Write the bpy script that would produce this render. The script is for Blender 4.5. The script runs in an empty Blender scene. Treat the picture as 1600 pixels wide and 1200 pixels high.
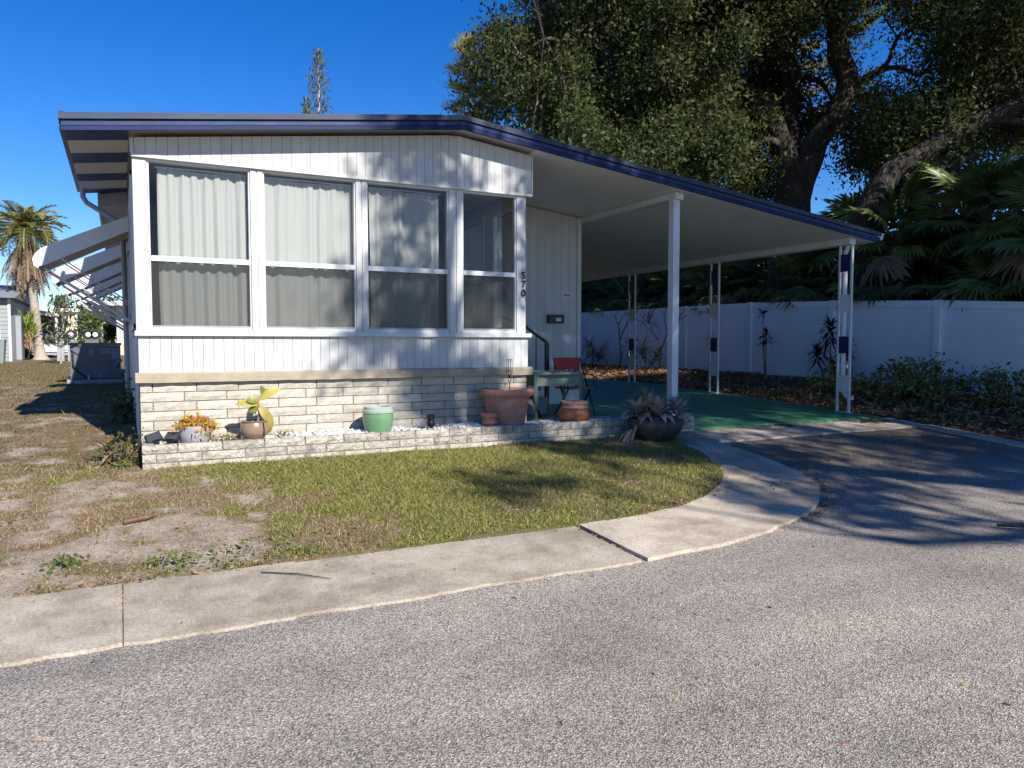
import bpy, math, random
import numpy as np
from mathutils import Vector, Matrix, noise
random.seed(7); rng = np.random.default_rng(7)
R = math.radians
scene = bpy.context.scene
C = scene.collection

# ------------------------------------------------------------------ camera, sky, sun, exposure
CAM_H, YAW, PITCH, FPX = 1.5, R(27.3), math.atan(63/1180), 1180.0
cd = bpy.data.cameras.new('camera'); cam = bpy.data.objects.new('camera', cd); C.objects.link(cam)
cd.sensor_fit = 'HORIZONTAL'; cd.sensor_width = 36; cd.lens = 36*FPX/1600
cd.clip_start = .05; cd.clip_end = 3000
cam.location = (0, 0, CAM_H); cam.rotation_euler = (R(90)-PITCH, 0, -YAW)
scene.camera = cam
SUN_EL, SUN_AZ = R(36), math.atan2(.195, -.98)          # azimuth measured from +Y towards +X
w = bpy.data.worlds.new('World'); scene.world = w; w.use_nodes = True
nt = w.node_tree; bg = nt.nodes['Background']
sky = nt.nodes.new('ShaderNodeTexSky'); sky.sky_type = 'NISHITA'; sky.sun_disc = False
sky.sun_elevation = SUN_EL; sky.sun_rotation = SUN_AZ; sky.altitude = 0
sky.air_density = 1.0; sky.dust_density = 0; sky.ozone_density = 6.0
hs_ = nt.nodes.new('ShaderNodeHueSaturation'); hs_.inputs['Saturation'].default_value = 1.3; hs_.inputs['Hue'].default_value = .513; nt.links.new(sky.outputs[0], hs_.inputs['Color'])
nt.links.new(hs_.outputs[0], bg.inputs[0]); bg.inputs[1].default_value = .094
sd = bpy.data.lights.new('sun', 'SUN'); sd.energy = 5.0; sd.angle = R(.53); sd.color = (1, .95, .87)
sun = bpy.data.objects.new('sun', sd); C.objects.link(sun)
sdir = Vector((math.sin(SUN_AZ)*math.cos(SUN_EL), math.cos(SUN_AZ)*math.cos(SUN_EL), math.sin(SUN_EL)))
sun.rotation_euler = sdir.to_track_quat('Z', 'Y').to_euler(); sun.location = (6, -20, 30)
vs = scene.view_settings; vs.view_transform = 'Standard'; vs.look = 'None'; vs.gamma = 1; vs.exposure = .68
scene.cycles.use_denoising = True; scene.cycles.max_bounces = 10; scene.cycles.diffuse_bounces = 8; scene.cycles.transparent_max_bounces = 16
scene.cycles.sample_clamp_indirect = 6

# ------------------------------------------------------------------ helpers
def ray(u, v):
    a = (u-800)/FPX; b = -(v-600)/FPX
    f = math.cos(PITCH)+b*math.sin(PITCH); z = -math.sin(PITCH)+b*math.cos(PITCH)
    s, c = math.sin(YAW), math.cos(YAW)
    return Vector((f*s+a*c, f*c-a*s, z))
def at_depth(u, v, t): return Vector((0, 0, CAM_H))+ray(u, v)*t       # a measured direction and a distance
def at_y(u, v, Y):
    d = ray(u, v); return Vector((0, 0, CAM_H))+d*(Y/d.y)
def sstep(a, b, x):
    t = min(1, max(0, (x-a)/(b-a))); return t*t*(3-2*t)
GP = [(-999, 0), (4.2, 0), (5.08, .05), (8, .30), (11, .45), (14, .56), (24, .6), (40, .85), (999, .85)]
def ground_z(x, y):
    z = 0
    for (a, b), (c, d) in zip(GP, GP[1:]):
        if y <= c: z = b+(d-b)*(y-a)/(c-a); break
    if y > 3.8: z += .16*sstep(11.0, 13.6, x)*sstep(3.8, 6.5, y)
    return z

class MB:
    def __init__(s): s.v = []; s.f = []
    def add(s, v, f):
        n = len(s.v); s.v += [tuple(p) for p in v]; s.f += [tuple(i+n for i in q) for q in f]; return s
    def box(s, x0, x1, y0, y1, z0, z1):
        return s.add([(x0,y0,z0),(x1,y0,z0),(x1,y1,z0),(x0,y1,z0),(x0,y0,z1),(x1,y0,z1),(x1,y1,z1),(x0,y1,z1)],
                     [(3,2,1,0),(4,5,6,7),(0,1,5,4),(1,2,6,5),(2,3,7,6),(3,0,4,7)])
    def prism_y(s, poly, y0, y1):          # poly in XZ, extruded along Y
        n = len(poly)
        a = sum(poly[i][0]*poly[(i+1)%n][1]-poly[(i+1)%n][0]*poly[i][1] for i in range(n))
        if a < 0: poly = poly[::-1]
        return s.add([(x,y0,z) for x,z in poly]+[(x,y1,z) for x,z in poly],
                     [tuple(range(n)), tuple(range(2*n-1,n-1,-1))]+[(i,i+n,(i+1)%n+n,(i+1)%n) for i in range(n)])
    def tube(s, pts, rad, n=8, cap=True):
        pts = [Vector(p) for p in pts]; m = len(pts)
        if not hasattr(rad, '__len__'): rad = [rad]*m
        v = []; u = None
        for i, p in enumerate(pts):
            d = (pts[min(i+1,m-1)]-pts[max(i-1,0)])
            d = d.normalized() if d.length > 1e-9 else Vector((0,0,1))
            if u is None:
                u = d.cross(Vector((0,0,1)))
                if u.length < .1: u = d.cross(Vector((0,1,0)))
            u = (u-d*u.dot(d)).normalized(); q = d.cross(u)
            for k in range(n):
                a = 2*math.pi*k/n; v.append(p+(u*math.cos(a)+q*math.sin(a))*rad[i])
        f = [(i*n+k, i*n+(k+1)%n, (i+1)*n+(k+1)%n, (i+1)*n+k) for i in range(m-1) for k in range(n)]
        if cap: f += [tuple(range(n-1,-1,-1)), tuple((m-1)*n+k for k in range(n))]
        return s.add(v, f)
    def lathe(s, prof, cx, cy, cz, n=28, wob=0):
        v = []; f = []; m = len(prof)
        for i, (r, z) in enumerate(prof):
            for k in range(n):
                a = 2*math.pi*k/n; rr = r*(1+wob*math.sin(3*a+i))
                v.append((cx+rr*math.cos(a), cy+rr*math.sin(a), cz+z))
        f = [(i*n+k, i*n+(k+1)%n, (i+1)*n+(k+1)%n, (i+1)*n+k) for i in range(m-1) for k in range(n)]
        f += [tuple(range(n-1,-1,-1)), tuple((m-1)*n+k for k in range(n))]
        return s.add(v, f)
    def build(s, name, mat, parent=None, smooth=False):
        o = wl(parent); me = bpy.data.meshes.new(name)
        me.from_pydata([(x-o[0],y-o[1],z-o[2]) for x,y,z in s.v], [], s.f); me.update()
        if smooth: me.polygons.foreach_set('use_smooth', [True]*len(me.polygons)); me.set_sharp_from_angle(angle=R(38))
        return link(name, me, mat, parent)
WL = {}
def wl(parent):
    return WL.get(parent.name, (0,0,0)) if parent else (0,0,0)
def link(name, me, mat, parent=None):
    ob = bpy.data.objects.new(name, me); C.objects.link(ob)
    if mat is not None and not me.materials: me.materials.append(mat)
    if parent: ob.parent = parent; WL[ob.name] = wl(parent)
    return ob
def root(name, loc, label, cat, group=None):
    o = bpy.data.objects.new(name, None); C.objects.link(o); o.location = loc; o.empty_display_size = .2
    WL[o.name] = tuple(loc); tag(o, label, cat, group); return o
def tag(o, label=None, cat=None, group=None, kind=None):
    if label: o['label'] = label
    if cat: o['category'] = cat
    if group: o['group'] = group
    if kind: o['kind'] = kind
    return o
def struct(o): o['kind'] = 'structure'; return o
def box(name, mat, parent, *b): return MB().box(*b).build(name, mat, parent)
def place(name, me, parent, loc, rot=(0,0,0), sc=(1,1,1)):     # a piece that shares its mesh; loc is a world place
    ob = bpy.data.objects.new(name, me); C.objects.link(ob); ob.parent = parent
    o = wl(parent); ob.location = (loc[0]-o[0], loc[1]-o[1], loc[2]-o[2]); ob.rotation_euler = rot; ob.scale = sc
    return ob
def copy_tree(o, parent=None):
    c = o.copy(); C.objects.link(c); c.parent = parent
    for ch in o.children: copy_tree(ch, c)
    return c
def spline(pts, k=6):
    pts = [Vector(p) for p in pts]; out = []
    P = [pts[0]*2-pts[1]]+pts+[pts[-1]*2-pts[-2]]
    for i in range(1, len(P)-2):
        for j in range(k):
            t = j/k; a,b,c,d = P[i-1],P[i],P[i+1],P[i+2]
            out.append(.5*((2*b)+(c-a)*t+(2*a-5*b+4*c-d)*t*t+(3*b-a-3*c+d)*t**3))
    out.append(pts[-1]); return out
def leaf_cloud(name, cen, length, width, mat, parent=None, droop=.3, rnd=rng, dirs=None):
    """thin diamond leaves with a fold, one mesh, numpy"""
    cen = np.asarray(cen, float)-np.array(wl(parent)); n = len(cen)
    d = rnd.normal(size=(n,3)) if dirs is None else np.asarray(dirs)+rnd.normal(size=(n,3))*.35
    d[:,2] -= droop; d /= np.linalg.norm(d,axis=1)[:,None]
    q = rnd.normal(size=(n,3)); q[:,2] *= .5; s = np.cross(d,q); s /= np.linalg.norm(s,axis=1)[:,None]+1e-9
    k_ = rnd.uniform(.5,1.5,(n,1)); L = length*k_; W = width*k_*rnd.uniform(.75,1.2,(n,1)); nn = np.cross(d,s)
    v = np.empty((n,4,3)); v[:,0] = cen-d*L*.5; v[:,2] = cen+d*L*.5
    v[:,1] = cen+s*W*.5+nn*W*.15; v[:,3] = cen-s*W*.5+nn*W*.15
    ob = np_mesh(name, v.reshape(-1,3), 4, mat, parent)
    if parent: ob['kind'] = 'stuff'
    return ob
def np_mesh(name, v, k, mat, parent=None):
    n = len(v)//k; me = bpy.data.meshes.new(name)
    me.vertices.add(len(v)); me.vertices.foreach_set('co', np.ascontiguousarray(v, dtype=np.float32).ravel())
    me.loops.add(n*k); me.loops.foreach_set('vertex_index', np.arange(n*k, dtype=np.int32))
    me.polygons.add(n); me.polygons.foreach_set('loop_start', np.arange(0,n*k,k,dtype=np.int32))
    me.update(calc_edges=True); me.validate()
    return link(name, me, mat, parent)

# ------------------------------------------------------------------ materials
def nodes(m): return m.node_tree.nodes, m.node_tree.links
def ramp(N, stops):
    r = N.new('ShaderNodeValToRGB'); e = r.color_ramp.elements
    while len(e) < len(stops): e.new(.5)
    for x, (p, c) in zip(e, stops): x.position = p; x.color = (*c, 1)
    return r
def pmat(name, col, rough=.6, var=.12, scale=6, bump=0, bscale=60, spec=.4, metal=0, objvar=0, dirt=None, dscale=3, stretch=None):
    m = bpy.data.materials.new(name); m.use_nodes = True; N, L = nodes(m); b = N['Principled BSDF']
    b.inputs['Roughness'].default_value = rough; b.inputs['Specular IOR Level'].default_value = spec; b.inputs['Metallic'].default_value = metal
    tc = N.new('ShaderNodeNewGeometry'); src = tc.outputs['Position']
    if stretch:
        mp = N.new('ShaderNodeMapping'); mp.inputs['Scale'].default_value = stretch; L.new(src, mp.inputs[0]); src = mp.outputs[0]
    nz = N.new('ShaderNodeTexNoise'); nz.inputs['Scale'].default_value = scale; nz.inputs['Detail'].default_value = 6; nz.inputs['Roughness'].default_value = .65
    L.new(src, nz.inputs['Vector'])
    lo = tuple(c*(1-var) for c in col); hi = tuple(min(1,c*(1+var)) for c in col)
    r = ramp(N, [(.3,lo),(.7,hi)]); L.new(nz.outputs['Fac'], r.inputs[0]); out = r.outputs[0]
    if dirt:
        n2 = N.new('ShaderNodeTexNoise'); n2.inputs['Scale'].default_value = dscale; n2.inputs['Detail'].default_value = 8; L.new(src, n2.inputs['Vector'])
        r2 = ramp(N, [(.5,(0,0,0)),(.75,(1,1,1))]); L.new(n2.outputs['Fac'], r2.inputs[0])
        mx = N.new('ShaderNodeMixRGB'); L.new(r2.outputs[0], mx.inputs[0]); L.new(out, mx.inputs[1]); mx.inputs[2].default_value = (*dirt,1); out = mx.outputs[0]
    if objvar:
        oi = N.new('ShaderNodeObjectInfo'); hs = N.new('ShaderNodeHueSaturation'); mr = N.new('ShaderNodeMapRange')
        mr.inputs[3].default_value = 1-objvar; mr.inputs[4].default_value = 1+objvar
        L.new(oi.outputs['Random'], mr.inputs[0]); L.new(mr.outputs[0], hs.inputs['Value']); L.new(out, hs.inputs['Color']); out = hs.outputs[0]
    L.new(out, b.inputs['Base Color'])
    if bump:
        nb = N.new('ShaderNodeTexNoise'); nb.inputs['Scale'].default_value = bscale; nb.inputs['Detail'].default_value = 5; L.new(src, nb.inputs['Vector'])
        bp = N.new('ShaderNodeBump'); bp.inputs['Strength'].default_value = bump; bp.inputs['Distance'].default_value = .02
        L.new(nb.outputs['Fac'], bp.inputs['Height']); L.new(bp.outputs[0], b.inputs['Normal'])
    return m
def leafmat(name, stops, rough=.45, trans=.25, spec=.4):
    m = bpy.data.materials.new(name); m.use_nodes = True; N, L = nodes(m); b = N['Principled BSDF']; out = N['Material Output']
    g = N.new('ShaderNodeNewGeometry'); r = ramp(N, [(i/(len(stops)-1), c) for i, c in enumerate(stops)])
    L.new(g.outputs['Random Per Island'], r.inputs[0]); L.new(r.outputs[0], b.inputs['Base Color'])
    b.inputs['Roughness'].default_value = rough; b.inputs['Specular IOR Level'].default_value = spec
    t = N.new('ShaderNodeBsdfTranslucent'); L.new(r.outputs[0], t.inputs[0]); mx = N.new('ShaderNodeMixShader'); mx.inputs[0].default_value = trans
    L.new(b.outputs[0], mx.inputs[1]); L.new(t.outputs[0], mx.inputs[2]); L.new(mx.outputs[0], out.inputs[0]); return m
def objleaf(name, c1, c2, rough=.45, trans=.2, tip=None):
    m = leafmat(name, [c1, c2], rough, trans); N, L = nodes(m)
    oi = N.new('ShaderNodeObjectInfo'); r = [n for n in N if n.type == 'VALTORGB'][0]
    nz = N.new('ShaderNodeTexNoise'); nz.inputs['Scale'].default_value = 9
    tc = N.new('ShaderNodeTexCoord'); L.new(tc.outputs['Object'], nz.inputs['Vector'])
    ma = N.new('ShaderNodeMath'); ma.operation = 'ADD'; mb = N.new('ShaderNodeMath'); mb.operation = 'MULTIPLY'; mb.inputs[1].default_value = .7
    L.new(oi.outputs['Random'], ma.inputs[0]); L.new(nz.outputs['Fac'], ma.inputs[1]); L.new(ma.outputs[0], mb.inputs[0]); L.new(mb.outputs[0], r.inputs[0]); return m
def glassmat(name, tint=(.965,.97,.965), fac_min=.04, rough=.0):
    m = bpy.data.materials.new(name); m.use_nodes = True; N, L = nodes(m); N.remove(N['Principled BSDF']); out = N['Material Output']
    t = N.new('ShaderNodeBsdfTransparent'); t.inputs[0].default_value = (*tint,1); g = N.new('ShaderNodeBsdfGlossy'); g.inputs['Roughness'].default_value = rough
    f = N.new('ShaderNodeFresnel'); f.inputs[0].default_value = 1.28; mx = N.new('ShaderNodeMixShader')
    L.new(f.outputs[0], mx.inputs[0]); L.new(t.outputs[0], mx.inputs[1]); L.new(g.outputs[0], mx.inputs[2]); L.new(mx.outputs[0], out.inputs[0]); return m
def screenmat(name, op):
    m = bpy.data.materials.new(name); m.use_nodes = True; N, L = nodes(m); b = N['Principled BSDF']; out = N['Material Output']
    b.inputs['Base Color'].default_value = (.05,.055,.05,1); b.inputs['Roughness'].default_value = .7
    t = N.new('ShaderNodeBsdfTransparent'); mx = N.new('ShaderNodeMixShader'); mx.inputs[0].default_value = op
    L.new(t.outputs[0], mx.inputs[1]); L.new(b.outputs[0], mx.inputs[2]); L.new(mx.outputs[0], out.inputs[0]); return m
def clothmat(name, col, trans=.35):
    m = bpy.data.materials.new(name); m.use_nodes = True; N, L = nodes(m); b = N['Principled BSDF']; out = N['Material Output']
    b.inputs['Base Color'].default_value = (*col,1); b.inputs['Roughness'].default_value = .85
    t = N.new('ShaderNodeBsdfTranslucent'); t.inputs[0].default_value = (*col,1); mx = N.new('ShaderNodeMixShader'); mx.inputs[0].default_value = trans
    L.new(b.outputs[0], mx.inputs[1]); L.new(t.outputs[0], mx.inputs[2]); L.new(mx.outputs[0], out.inputs[0]); return m

M = {}
M['siding'] = pmat('white_siding_paint', (.50,.50,.487), .55, .05, 3, .08, 90, objvar=.04, dirt=(.44,.435,.41), dscale=2.2, stretch=(2,2,.5))
M['trim'] = pmat('white_trim_paint', (.55,.55,.54), .5, .05, 5, .06, 40, dirt=(.5,.49,.46), dscale=5, stretch=(1,1,.35))
M['alu'] = pmat('white_aluminium', (.58,.59,.60), .35, .04, 5, spec=.5, dirt=(.52,.52,.5), dscale=4)
M['post'] = pmat('white_post_paint', (.66,.67,.69), .5, .05, 6, .04, 30, dirt=(.55,.54,.5), dscale=4, stretch=(1,1,.3))
M['ceiling'] = pmat('carport_ceiling_paint', (.76,.76,.71), .6, .04, 2, dirt=(.68,.68,.64), dscale=1.2)
M['navy'] = pmat('navy_enamel', (.005,.019,.085), .45, .2, 4, .05, 20, spec=.35, dirt=(.03,.045,.11), dscale=6)
M['roofmetal'] = pmat('roof_edge_metal', (.03,.042,.075), .5, .15, 4, spec=.3)
M['navylow'] = pmat('navy_enamel_matt', (.007,.018,.085), .5, .2, 4, .05, 20, spec=.2)
M['roofwhite'] = pmat('roof_top_coating', (.6,.6,.58), .7, .1, 2)
M['brick'] = pmat('cream_slump_block', (.47,.43,.36), .9, .16, 22, .6, 55, objvar=.13, spec=.2, dirt=(.40,.35,.28), dscale=5)
M['mortar'] = pmat('mortar', (.19,.165,.135), .95, .2, 20, .4, 80)
M['edgebrick'] = pmat('weathered_edging_block', (.42,.38,.32), .95, .35, 24, 1.0, 45, objvar=.12, spec=.15, dirt=(.16,.15,.13), dscale=9)
M['ledge'] = pmat('tan_concrete_cap', (.36,.30,.22), .85, .15, 7, .3, 50, dirt=(.3,.25,.18), dscale=5)
M['glass'] = glassmat('window_glass')
M['screen'] = screenmat('insect_screen_mesh', .22)
M['screen_dark'] = screenmat('porch_screen_mesh', .3)
M['curtain'] = clothmat('white_sheer_curtain', (.49,.50,.485), .25)
M['interior'] = pmat('interior_wall_paint', (.5,.49,.45), .7, .04, 3)
M['darkwood'] = pmat('dark_interior_floor', (.12,.09,.07), .5, .2, 5)
M['greenfloor'] = pmat('green_floor_paint', (.05,.20,.09), .5, .22, 3, .1, 40, dirt=(.06,.17,.10), dscale=2)
M['fence'] = pmat('white_vinyl', (.80,.81,.82), .45, .03, 2, dirt=(.70,.71,.71), dscale=1.5, stretch=(1,1,.3))
M['black'] = pmat('black_metal', (.012,.013,.014), .45, .2, 8)
M['greenmetal'] = pmat('dark_green_metal', (.02,.04,.045), .45, .2, 8)
M['sage'] = pmat('sage_green_paint', (.11,.16,.135), .5, .15, 8, .1, 30, dirt=(.17,.21,.18), dscale=10)
M['red'] = pmat('red_chair_paint', (.42,.014,.02), .45, .15, 8)
M['terracotta'] = pmat('pink_terracotta', (.42,.205,.145), .8, .12, 7, .12, 60, dirt=(.5,.33,.27), dscale=6)
M['terracotta2'] = pmat('red_terracotta', (.40,.16,.11), .8, .15, 9, .15, 60, dirt=(.45,.28,.22), dscale=9)
M['orange'] = pmat('orange_glazed_clay', (.36,.12,.05), .38, .3, 10, .1, 30, dirt=(.2,.08,.05), dscale=8)
M['rim'] = pmat('weathered_clay_rim', (.45,.24,.16), .8, .3, 18, .4, 30, dirt=(.25,.2,.18), dscale=14)
M['greenpot'] = pmat('green_glaze', (.13,.25,.13), .2, .18, 5, .03, 30, spec=.6, dirt=(.24,.38,.25), dscale=4, stretch=(1,1,.3))
M['greenrim'] = pmat('pale_green_glaze', (.33,.38,.33), .3, .15, 8)
M['brownpot'] = pmat('brown_glaze', (.24,.17,.11), .28, .2, 6, spec=.6)
M['greypot'] = pmat('grey_clay_pot', (.30,.29,.30), .7, .15, 9, .15, 30)
M['darkpot'] = pmat('dark_clay_pot', (.045,.038,.038), .55, .3, 6, .1, 20, dirt=(.1,.085,.08), dscale=5)
M['soil'] = pmat('potting_soil', (.06,.045,.035), .95, .4, 30, .8, 40)
M['marble'] = pmat('white_marble_chip', (.68,.68,.68), .7, .15, 30)
M['gravelbed'] = pmat('gravel_bed', (.36,.34,.31), .95, .5, 45, .9, 60)
M['bark'] = pmat('oak_bark', (.036,.029,.023), .95, .4, 5, 1.0, 12, dirt=(.085,.072,.06), dscale=5, stretch=(1,1,.3))
[n for n in M['bark'].node_tree.nodes if n.type == 'BUMP'][0].inputs['Distance'].default_value = .09
M['twig'] = pmat('grey_twig', (.19,.165,.14), .9, .3, 8)
M['palmbark'] = pmat('palm_trunk', (.36,.31,.26), .95, .2, 4, .6, 12, stretch=(1,1,3))
M['acmetal'] = pmat('dark_blue_grey_metal', (.12,.13,.145), .5, .08, 4)
M['aclabel'] = pmat('faded_label', (.2,.23,.28), .6, .1, 20)
M['pvc'] = pmat('white_pvc', (.6,.6,.58), .5, .05, 8)
M['concrete_pad'] = pmat('grey_pad', (.3,.29,.28), .9, .15, 8, .2, 40)
M['awning'] = pmat('awning_white', (.64,.64,.63), .45, .05, 4, dirt=(.6,.6,.58), dscale=6)
M['awnshade'] = pmat('awning_underside_shade', (.13,.12,.12), .7, .1, 5)  # dark colour stands in for the shade beneath the white canopy
M['gutter'] = pmat('grey_gutter', (.30,.31,.34), .45, .08, 5)
M['blueglass'] = pmat('blue_glass', (.05,.2,.35), .1, .3, 9, spec=.8)
M['steel'] = pmat('dark_wire', (.02,.018,.02), .5, .1, 9)
# ------------------------------------------------------------------ ground, road, pavement
OUT = spline([(3.2,4.17,0),(4.2,4.26,0),(5.25,4.6,0),(6.08,5.15,0),(6.48,5.85,0),(6.66,6.6,0),(6.72,7.32,0)], 6)
INN = spline([(3.2,5.06,0),(3.9,5.10,0),(4.54,5.25,0),(5.2,5.62,0),(5.65,6.08,0),(6.0,6.72,0),(6.2,7.4,0)], 6)
MID = [a*.05+b*.95 for a, b in zip(OUT, INN)]
def lawn_limit_x(y):                       # x where the curved pavement runs at this y
    for a, b in zip(MID, MID[1:]):
        if a.y <= y <= b.y: return a.x+(b.x-a.x)*(y-a.y)/max(1e-6, b.y-a.y)
    return 3.2 if y < MID[0].y else 6.46
def paved(x, y):
    if y < 3.9: return True
    if y < 5.02: return x < 10.9
    if y < 7.66: return lawn_limit_x(y) < x < 10.88
    return False
def pn(x, y, s, o=0): return noise.noise(Vector((x*s+o, y*s-o, o*.37)))
def fbm(x, y, s, o=0): return .5*pn(x,y,s,o)+.3*pn(x,y,s*2.1,o+9)+.2*pn(x,y,s*4.7,o+17)
def green_amount(x, y):                    # how much living turf grows here
    k = sstep(.1, 2.4, x+.28*(y-5)+.8*fbm(x,y,.9,3))
    g = .17+.80*k+1.35*fbm(x,y,.8,44)+1.0*fbm(x,y,3.0,90)
    if x < .3: g = .33+1.3*fbm(x,y,.75,40)+1.1*fbm(x,y,3.0,90)
    if y > 9.5: g -= .12
    g -= .8*math.exp(-((x-5.25)**2/.1+(y-6.75)**2/.05))
    return max(0, min(1, g))
def sand_amount(x, y):
    s = .12+1.3*fbm(x,y,1.15,70)+1.5*fbm(x,y,3.6,11)
    s += .6*math.exp(-((x-.5)**2/.55+(y-5.75)**2/.13))+.6*math.exp(-((x+.9)**2/.9+(y-5.6)**2/.25))+.5*math.exp(-((x+1.0)**2/.6+(y-6.9)**2/.2))
    s -= .75*sstep(.8, 2.4, x+.2*(y-5))
    return max(0, min(1, s*1.5))
def axis(parts):
    out = []
    for a, b, s in parts: out += list(np.arange(a, b, s))
    return out+[parts[-1][1]]
xs = axis([(-900,-100,100),(-100,-30,10),(-30,-7,1.0),(-7,7,.075),(7,15.5,.2),(15.5,40,1.5),(40,100,10),(100,900,100)])
ys = axis([(-300,-20,40),(-20,3.6,2.5),(3.6,4.6,.25),(4.6,10.5,.075),(10.5,16,.16),(16,26,.5),(26,60,2),(60,150,15),(150,1500,150)])
gv = []; ga = []; gs = []; gm = []
for y in ys:
    for x in xs:
        z = ground_z(x, y); near = -30 < x < 16 and 4 < y < 80
        if paved(x, y): z -= .09
        elif near: z += .022*pn(x,y,1.3,5)+.012*pn(x,y,6,8)
        gv.append((x, y, z))
        mul = 1.0 if (x > 10.9 and 3.8 < y < 27 and x < 30) or (x > 4.7 and 17.5 < y < 27 and x < 30) else 0.0
        ga.append(green_amount(x,y) if near else .45+.5*pn(x,y,.3,3)); gs.append(sand_amount(x,y) if near else .25); gm.append(mul)
nx = len(xs)
me = bpy.data.meshes.new('ground')
me.from_pydata(gv, [], [(j*nx+i, j*nx+i+1, (j+1)*nx+i+1, (j+1)*nx+i) for j in range(len(ys)-1) for i in range(nx-1)])
for nm, d in (('turf', ga), ('sand', gs), ('mulch', gm)):
    a = me.attributes.new(nm, 'FLOAT', 'POINT'); a.data.foreach_set('value', d)
me.polygons.foreach_set('use_smooth', [True]*len(me.polygons))
m = bpy.data.materials.new('soil_and_thatch'); m.use_nodes = True; N, L = nodes(m); b = N['Principled BSDF']; b.inputs['Roughness'].default_value = .95; b.inputs['Specular IOR Level'].default_value = .1
geo = N.new('ShaderNodeNewGeometry')
def nz(scale, det=6):
    n = N.new('ShaderNodeTexNoise'); n.inputs['Scale'].default_value = scale; n.inputs['Detail'].default_value = det; n.inputs['Roughness'].default_value = .7; L.new(geo.outputs['Position'], n.inputs['Vector']); return n
def attr(nm):
    a = N.new('ShaderNodeAttribute'); a.attribute_name = nm; return a
def mixc(f, c1, c2):
    x = N.new('ShaderNodeMixRGB')
    for i, c in enumerate((f, c1, c2)):
        if isinstance(c, tuple): x.inputs[i].default_value = (*c,1)
        else: L.new(c, x.inputs[i])
    return x.outputs[0]
fine = nz(60, 4); mid = nz(9, 6)
thatch = ramp(N, [(.3,(.10,.065,.038)),(.5,(.21,.145,.085)),(.7,(.34,.26,.16))]); L.new(fine.outputs['Fac'], thatch.inputs[0])
turf = ramp(N, [(.3,(.06,.06,.02)),(.55,(.14,.13,.045)),(.72,(.24,.20,.09))]); L.new(fine.outputs['Fac'], turf.inputs[0])
sandc = ramp(N, [(.3,(.25,.195,.15)),(.5,(.44,.36,.295)),(.75,(.57,.49,.42))]); L.new(nz(5, 10).outputs['Fac'], sandc.inputs[0])
mulc = ramp(N, [(.3,(.03,.02,.013)),(.5,(.10,.05,.028)),(.68,(.26,.14,.08)),(.8,(.38,.27,.18))]); L.new(nz(32, 5).outputs['Fac'], mulc.inputs[0])
c = mixc(attr('turf').outputs['Fac'], thatch.outputs[0], turf.outputs[0])
sm = N.new('ShaderNodeMath'); sm.operation = 'ADD'; sh_ = N.new('ShaderNodeMath'); sh_.operation = 'MULTIPLY'; sh_.inputs[1].default_value = .5; L.new(attr('sand').outputs['Fac'], sh_.inputs[0]); fm_ = N.new('ShaderNodeMath'); fm_.operation = 'MULTIPLY_ADD'; L.new(nz(26, 8).outputs['Fac'], fm_.inputs[0]); fm_.inputs[1].default_value = 1.1; fm_.inputs[2].default_value = -.12; L.new(sh_.outputs[0], sm.inputs[0]); L.new(fm_.outputs[0], sm.inputs[1])
sr = ramp(N, [(.55,(0,0,0)),(1.0,(1,1,1))]); L.new(sm.outputs[0], sr.inputs[0])
c = mixc(sr.outputs[0], c, sandc.outputs[0]); c = mixc(attr('mulch').outputs['Fac'], c, mulc.outputs[0])
L.new(c, b.inputs['Base Color'])
bp = N.new('ShaderNodeBump'); bp.inputs['Strength'].default_value = .8; bp.inputs['Distance'].default_value = .03; L.new(fine.outputs['Fac'], bp.inputs['Height']); L.new(bp.outputs[0], b.inputs['Normal'])
struct(link('ground', me, m))

# asphalt
m = bpy.data.materials.new('weathered_asphalt'); m.use_nodes = True; N, L = nodes(m); b = N['Principled BSDF']; b.inputs['Roughness'].default_value = .88; b.inputs['Specular IOR Level'].default_value = .25
geo = N.new('ShaderNodeNewGeometry')
vo = N.new('ShaderNodeTexVoronoi'); vo.inputs['Scale'].default_value = 150; L.new(geo.outputs['Position'], vo.inputs['Vector'])
sep = N.new('ShaderNodeSeparateColor'); L.new(vo.outputs['Color'], sep.inputs[0])
agg = ramp(N, [(.0,(.09,.08,.073)),(.3,(.23,.208,.19)),(.6,(.33,.30,.275)),(.85,(.45,.412,.375)),(1,(.62,.565,.51))]); L.new(sep.outputs[0], agg.inputs[0])
big = nz(.55, 7); br = ramp(N, [(.28,(.66,.65,.65)),(.5,(1.02,1.01,1)),(.75,(1.25,1.22,1.17))]); L.new(big.outputs['Fac'], br.inputs[0])
mu = N.new('ShaderNodeMixRGB'); mu.blend_type = 'MULTIPLY'; mu.inputs[0].default_value = 1; L.new(agg.outputs[0], mu.inputs[1]); L.new(br.outputs[0], mu.inputs[2])
mpw = N.new('ShaderNodeMapping'); mpw.inputs['Scale'].default_value = (.25,1.6,1); L.new(geo.outputs['Position'], mpw.inputs[0]); wn_ = N.new('ShaderNodeTexNoise'); wn_.inputs['Scale'].default_value = 1.3; wn_.inputs['Detail'].default_value = 5; L.new(mpw.outputs[0], wn_.inputs['Vector']); wr_ = ramp(N, [(.35,(.84,.84,.85)),(.62,(1.06,1.05,1.03))]); L.new(wn_.outputs['Fac'], wr_.inputs[0])
mw = N.new('ShaderNodeMixRGB'); mw.blend_type = 'MULTIPLY'; mw.inputs[0].default_value = 1; L.new(mu.outputs[0], mw.inputs[1]); L.new(wr_.outputs[0], mw.inputs[2]); mu = mw
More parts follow.
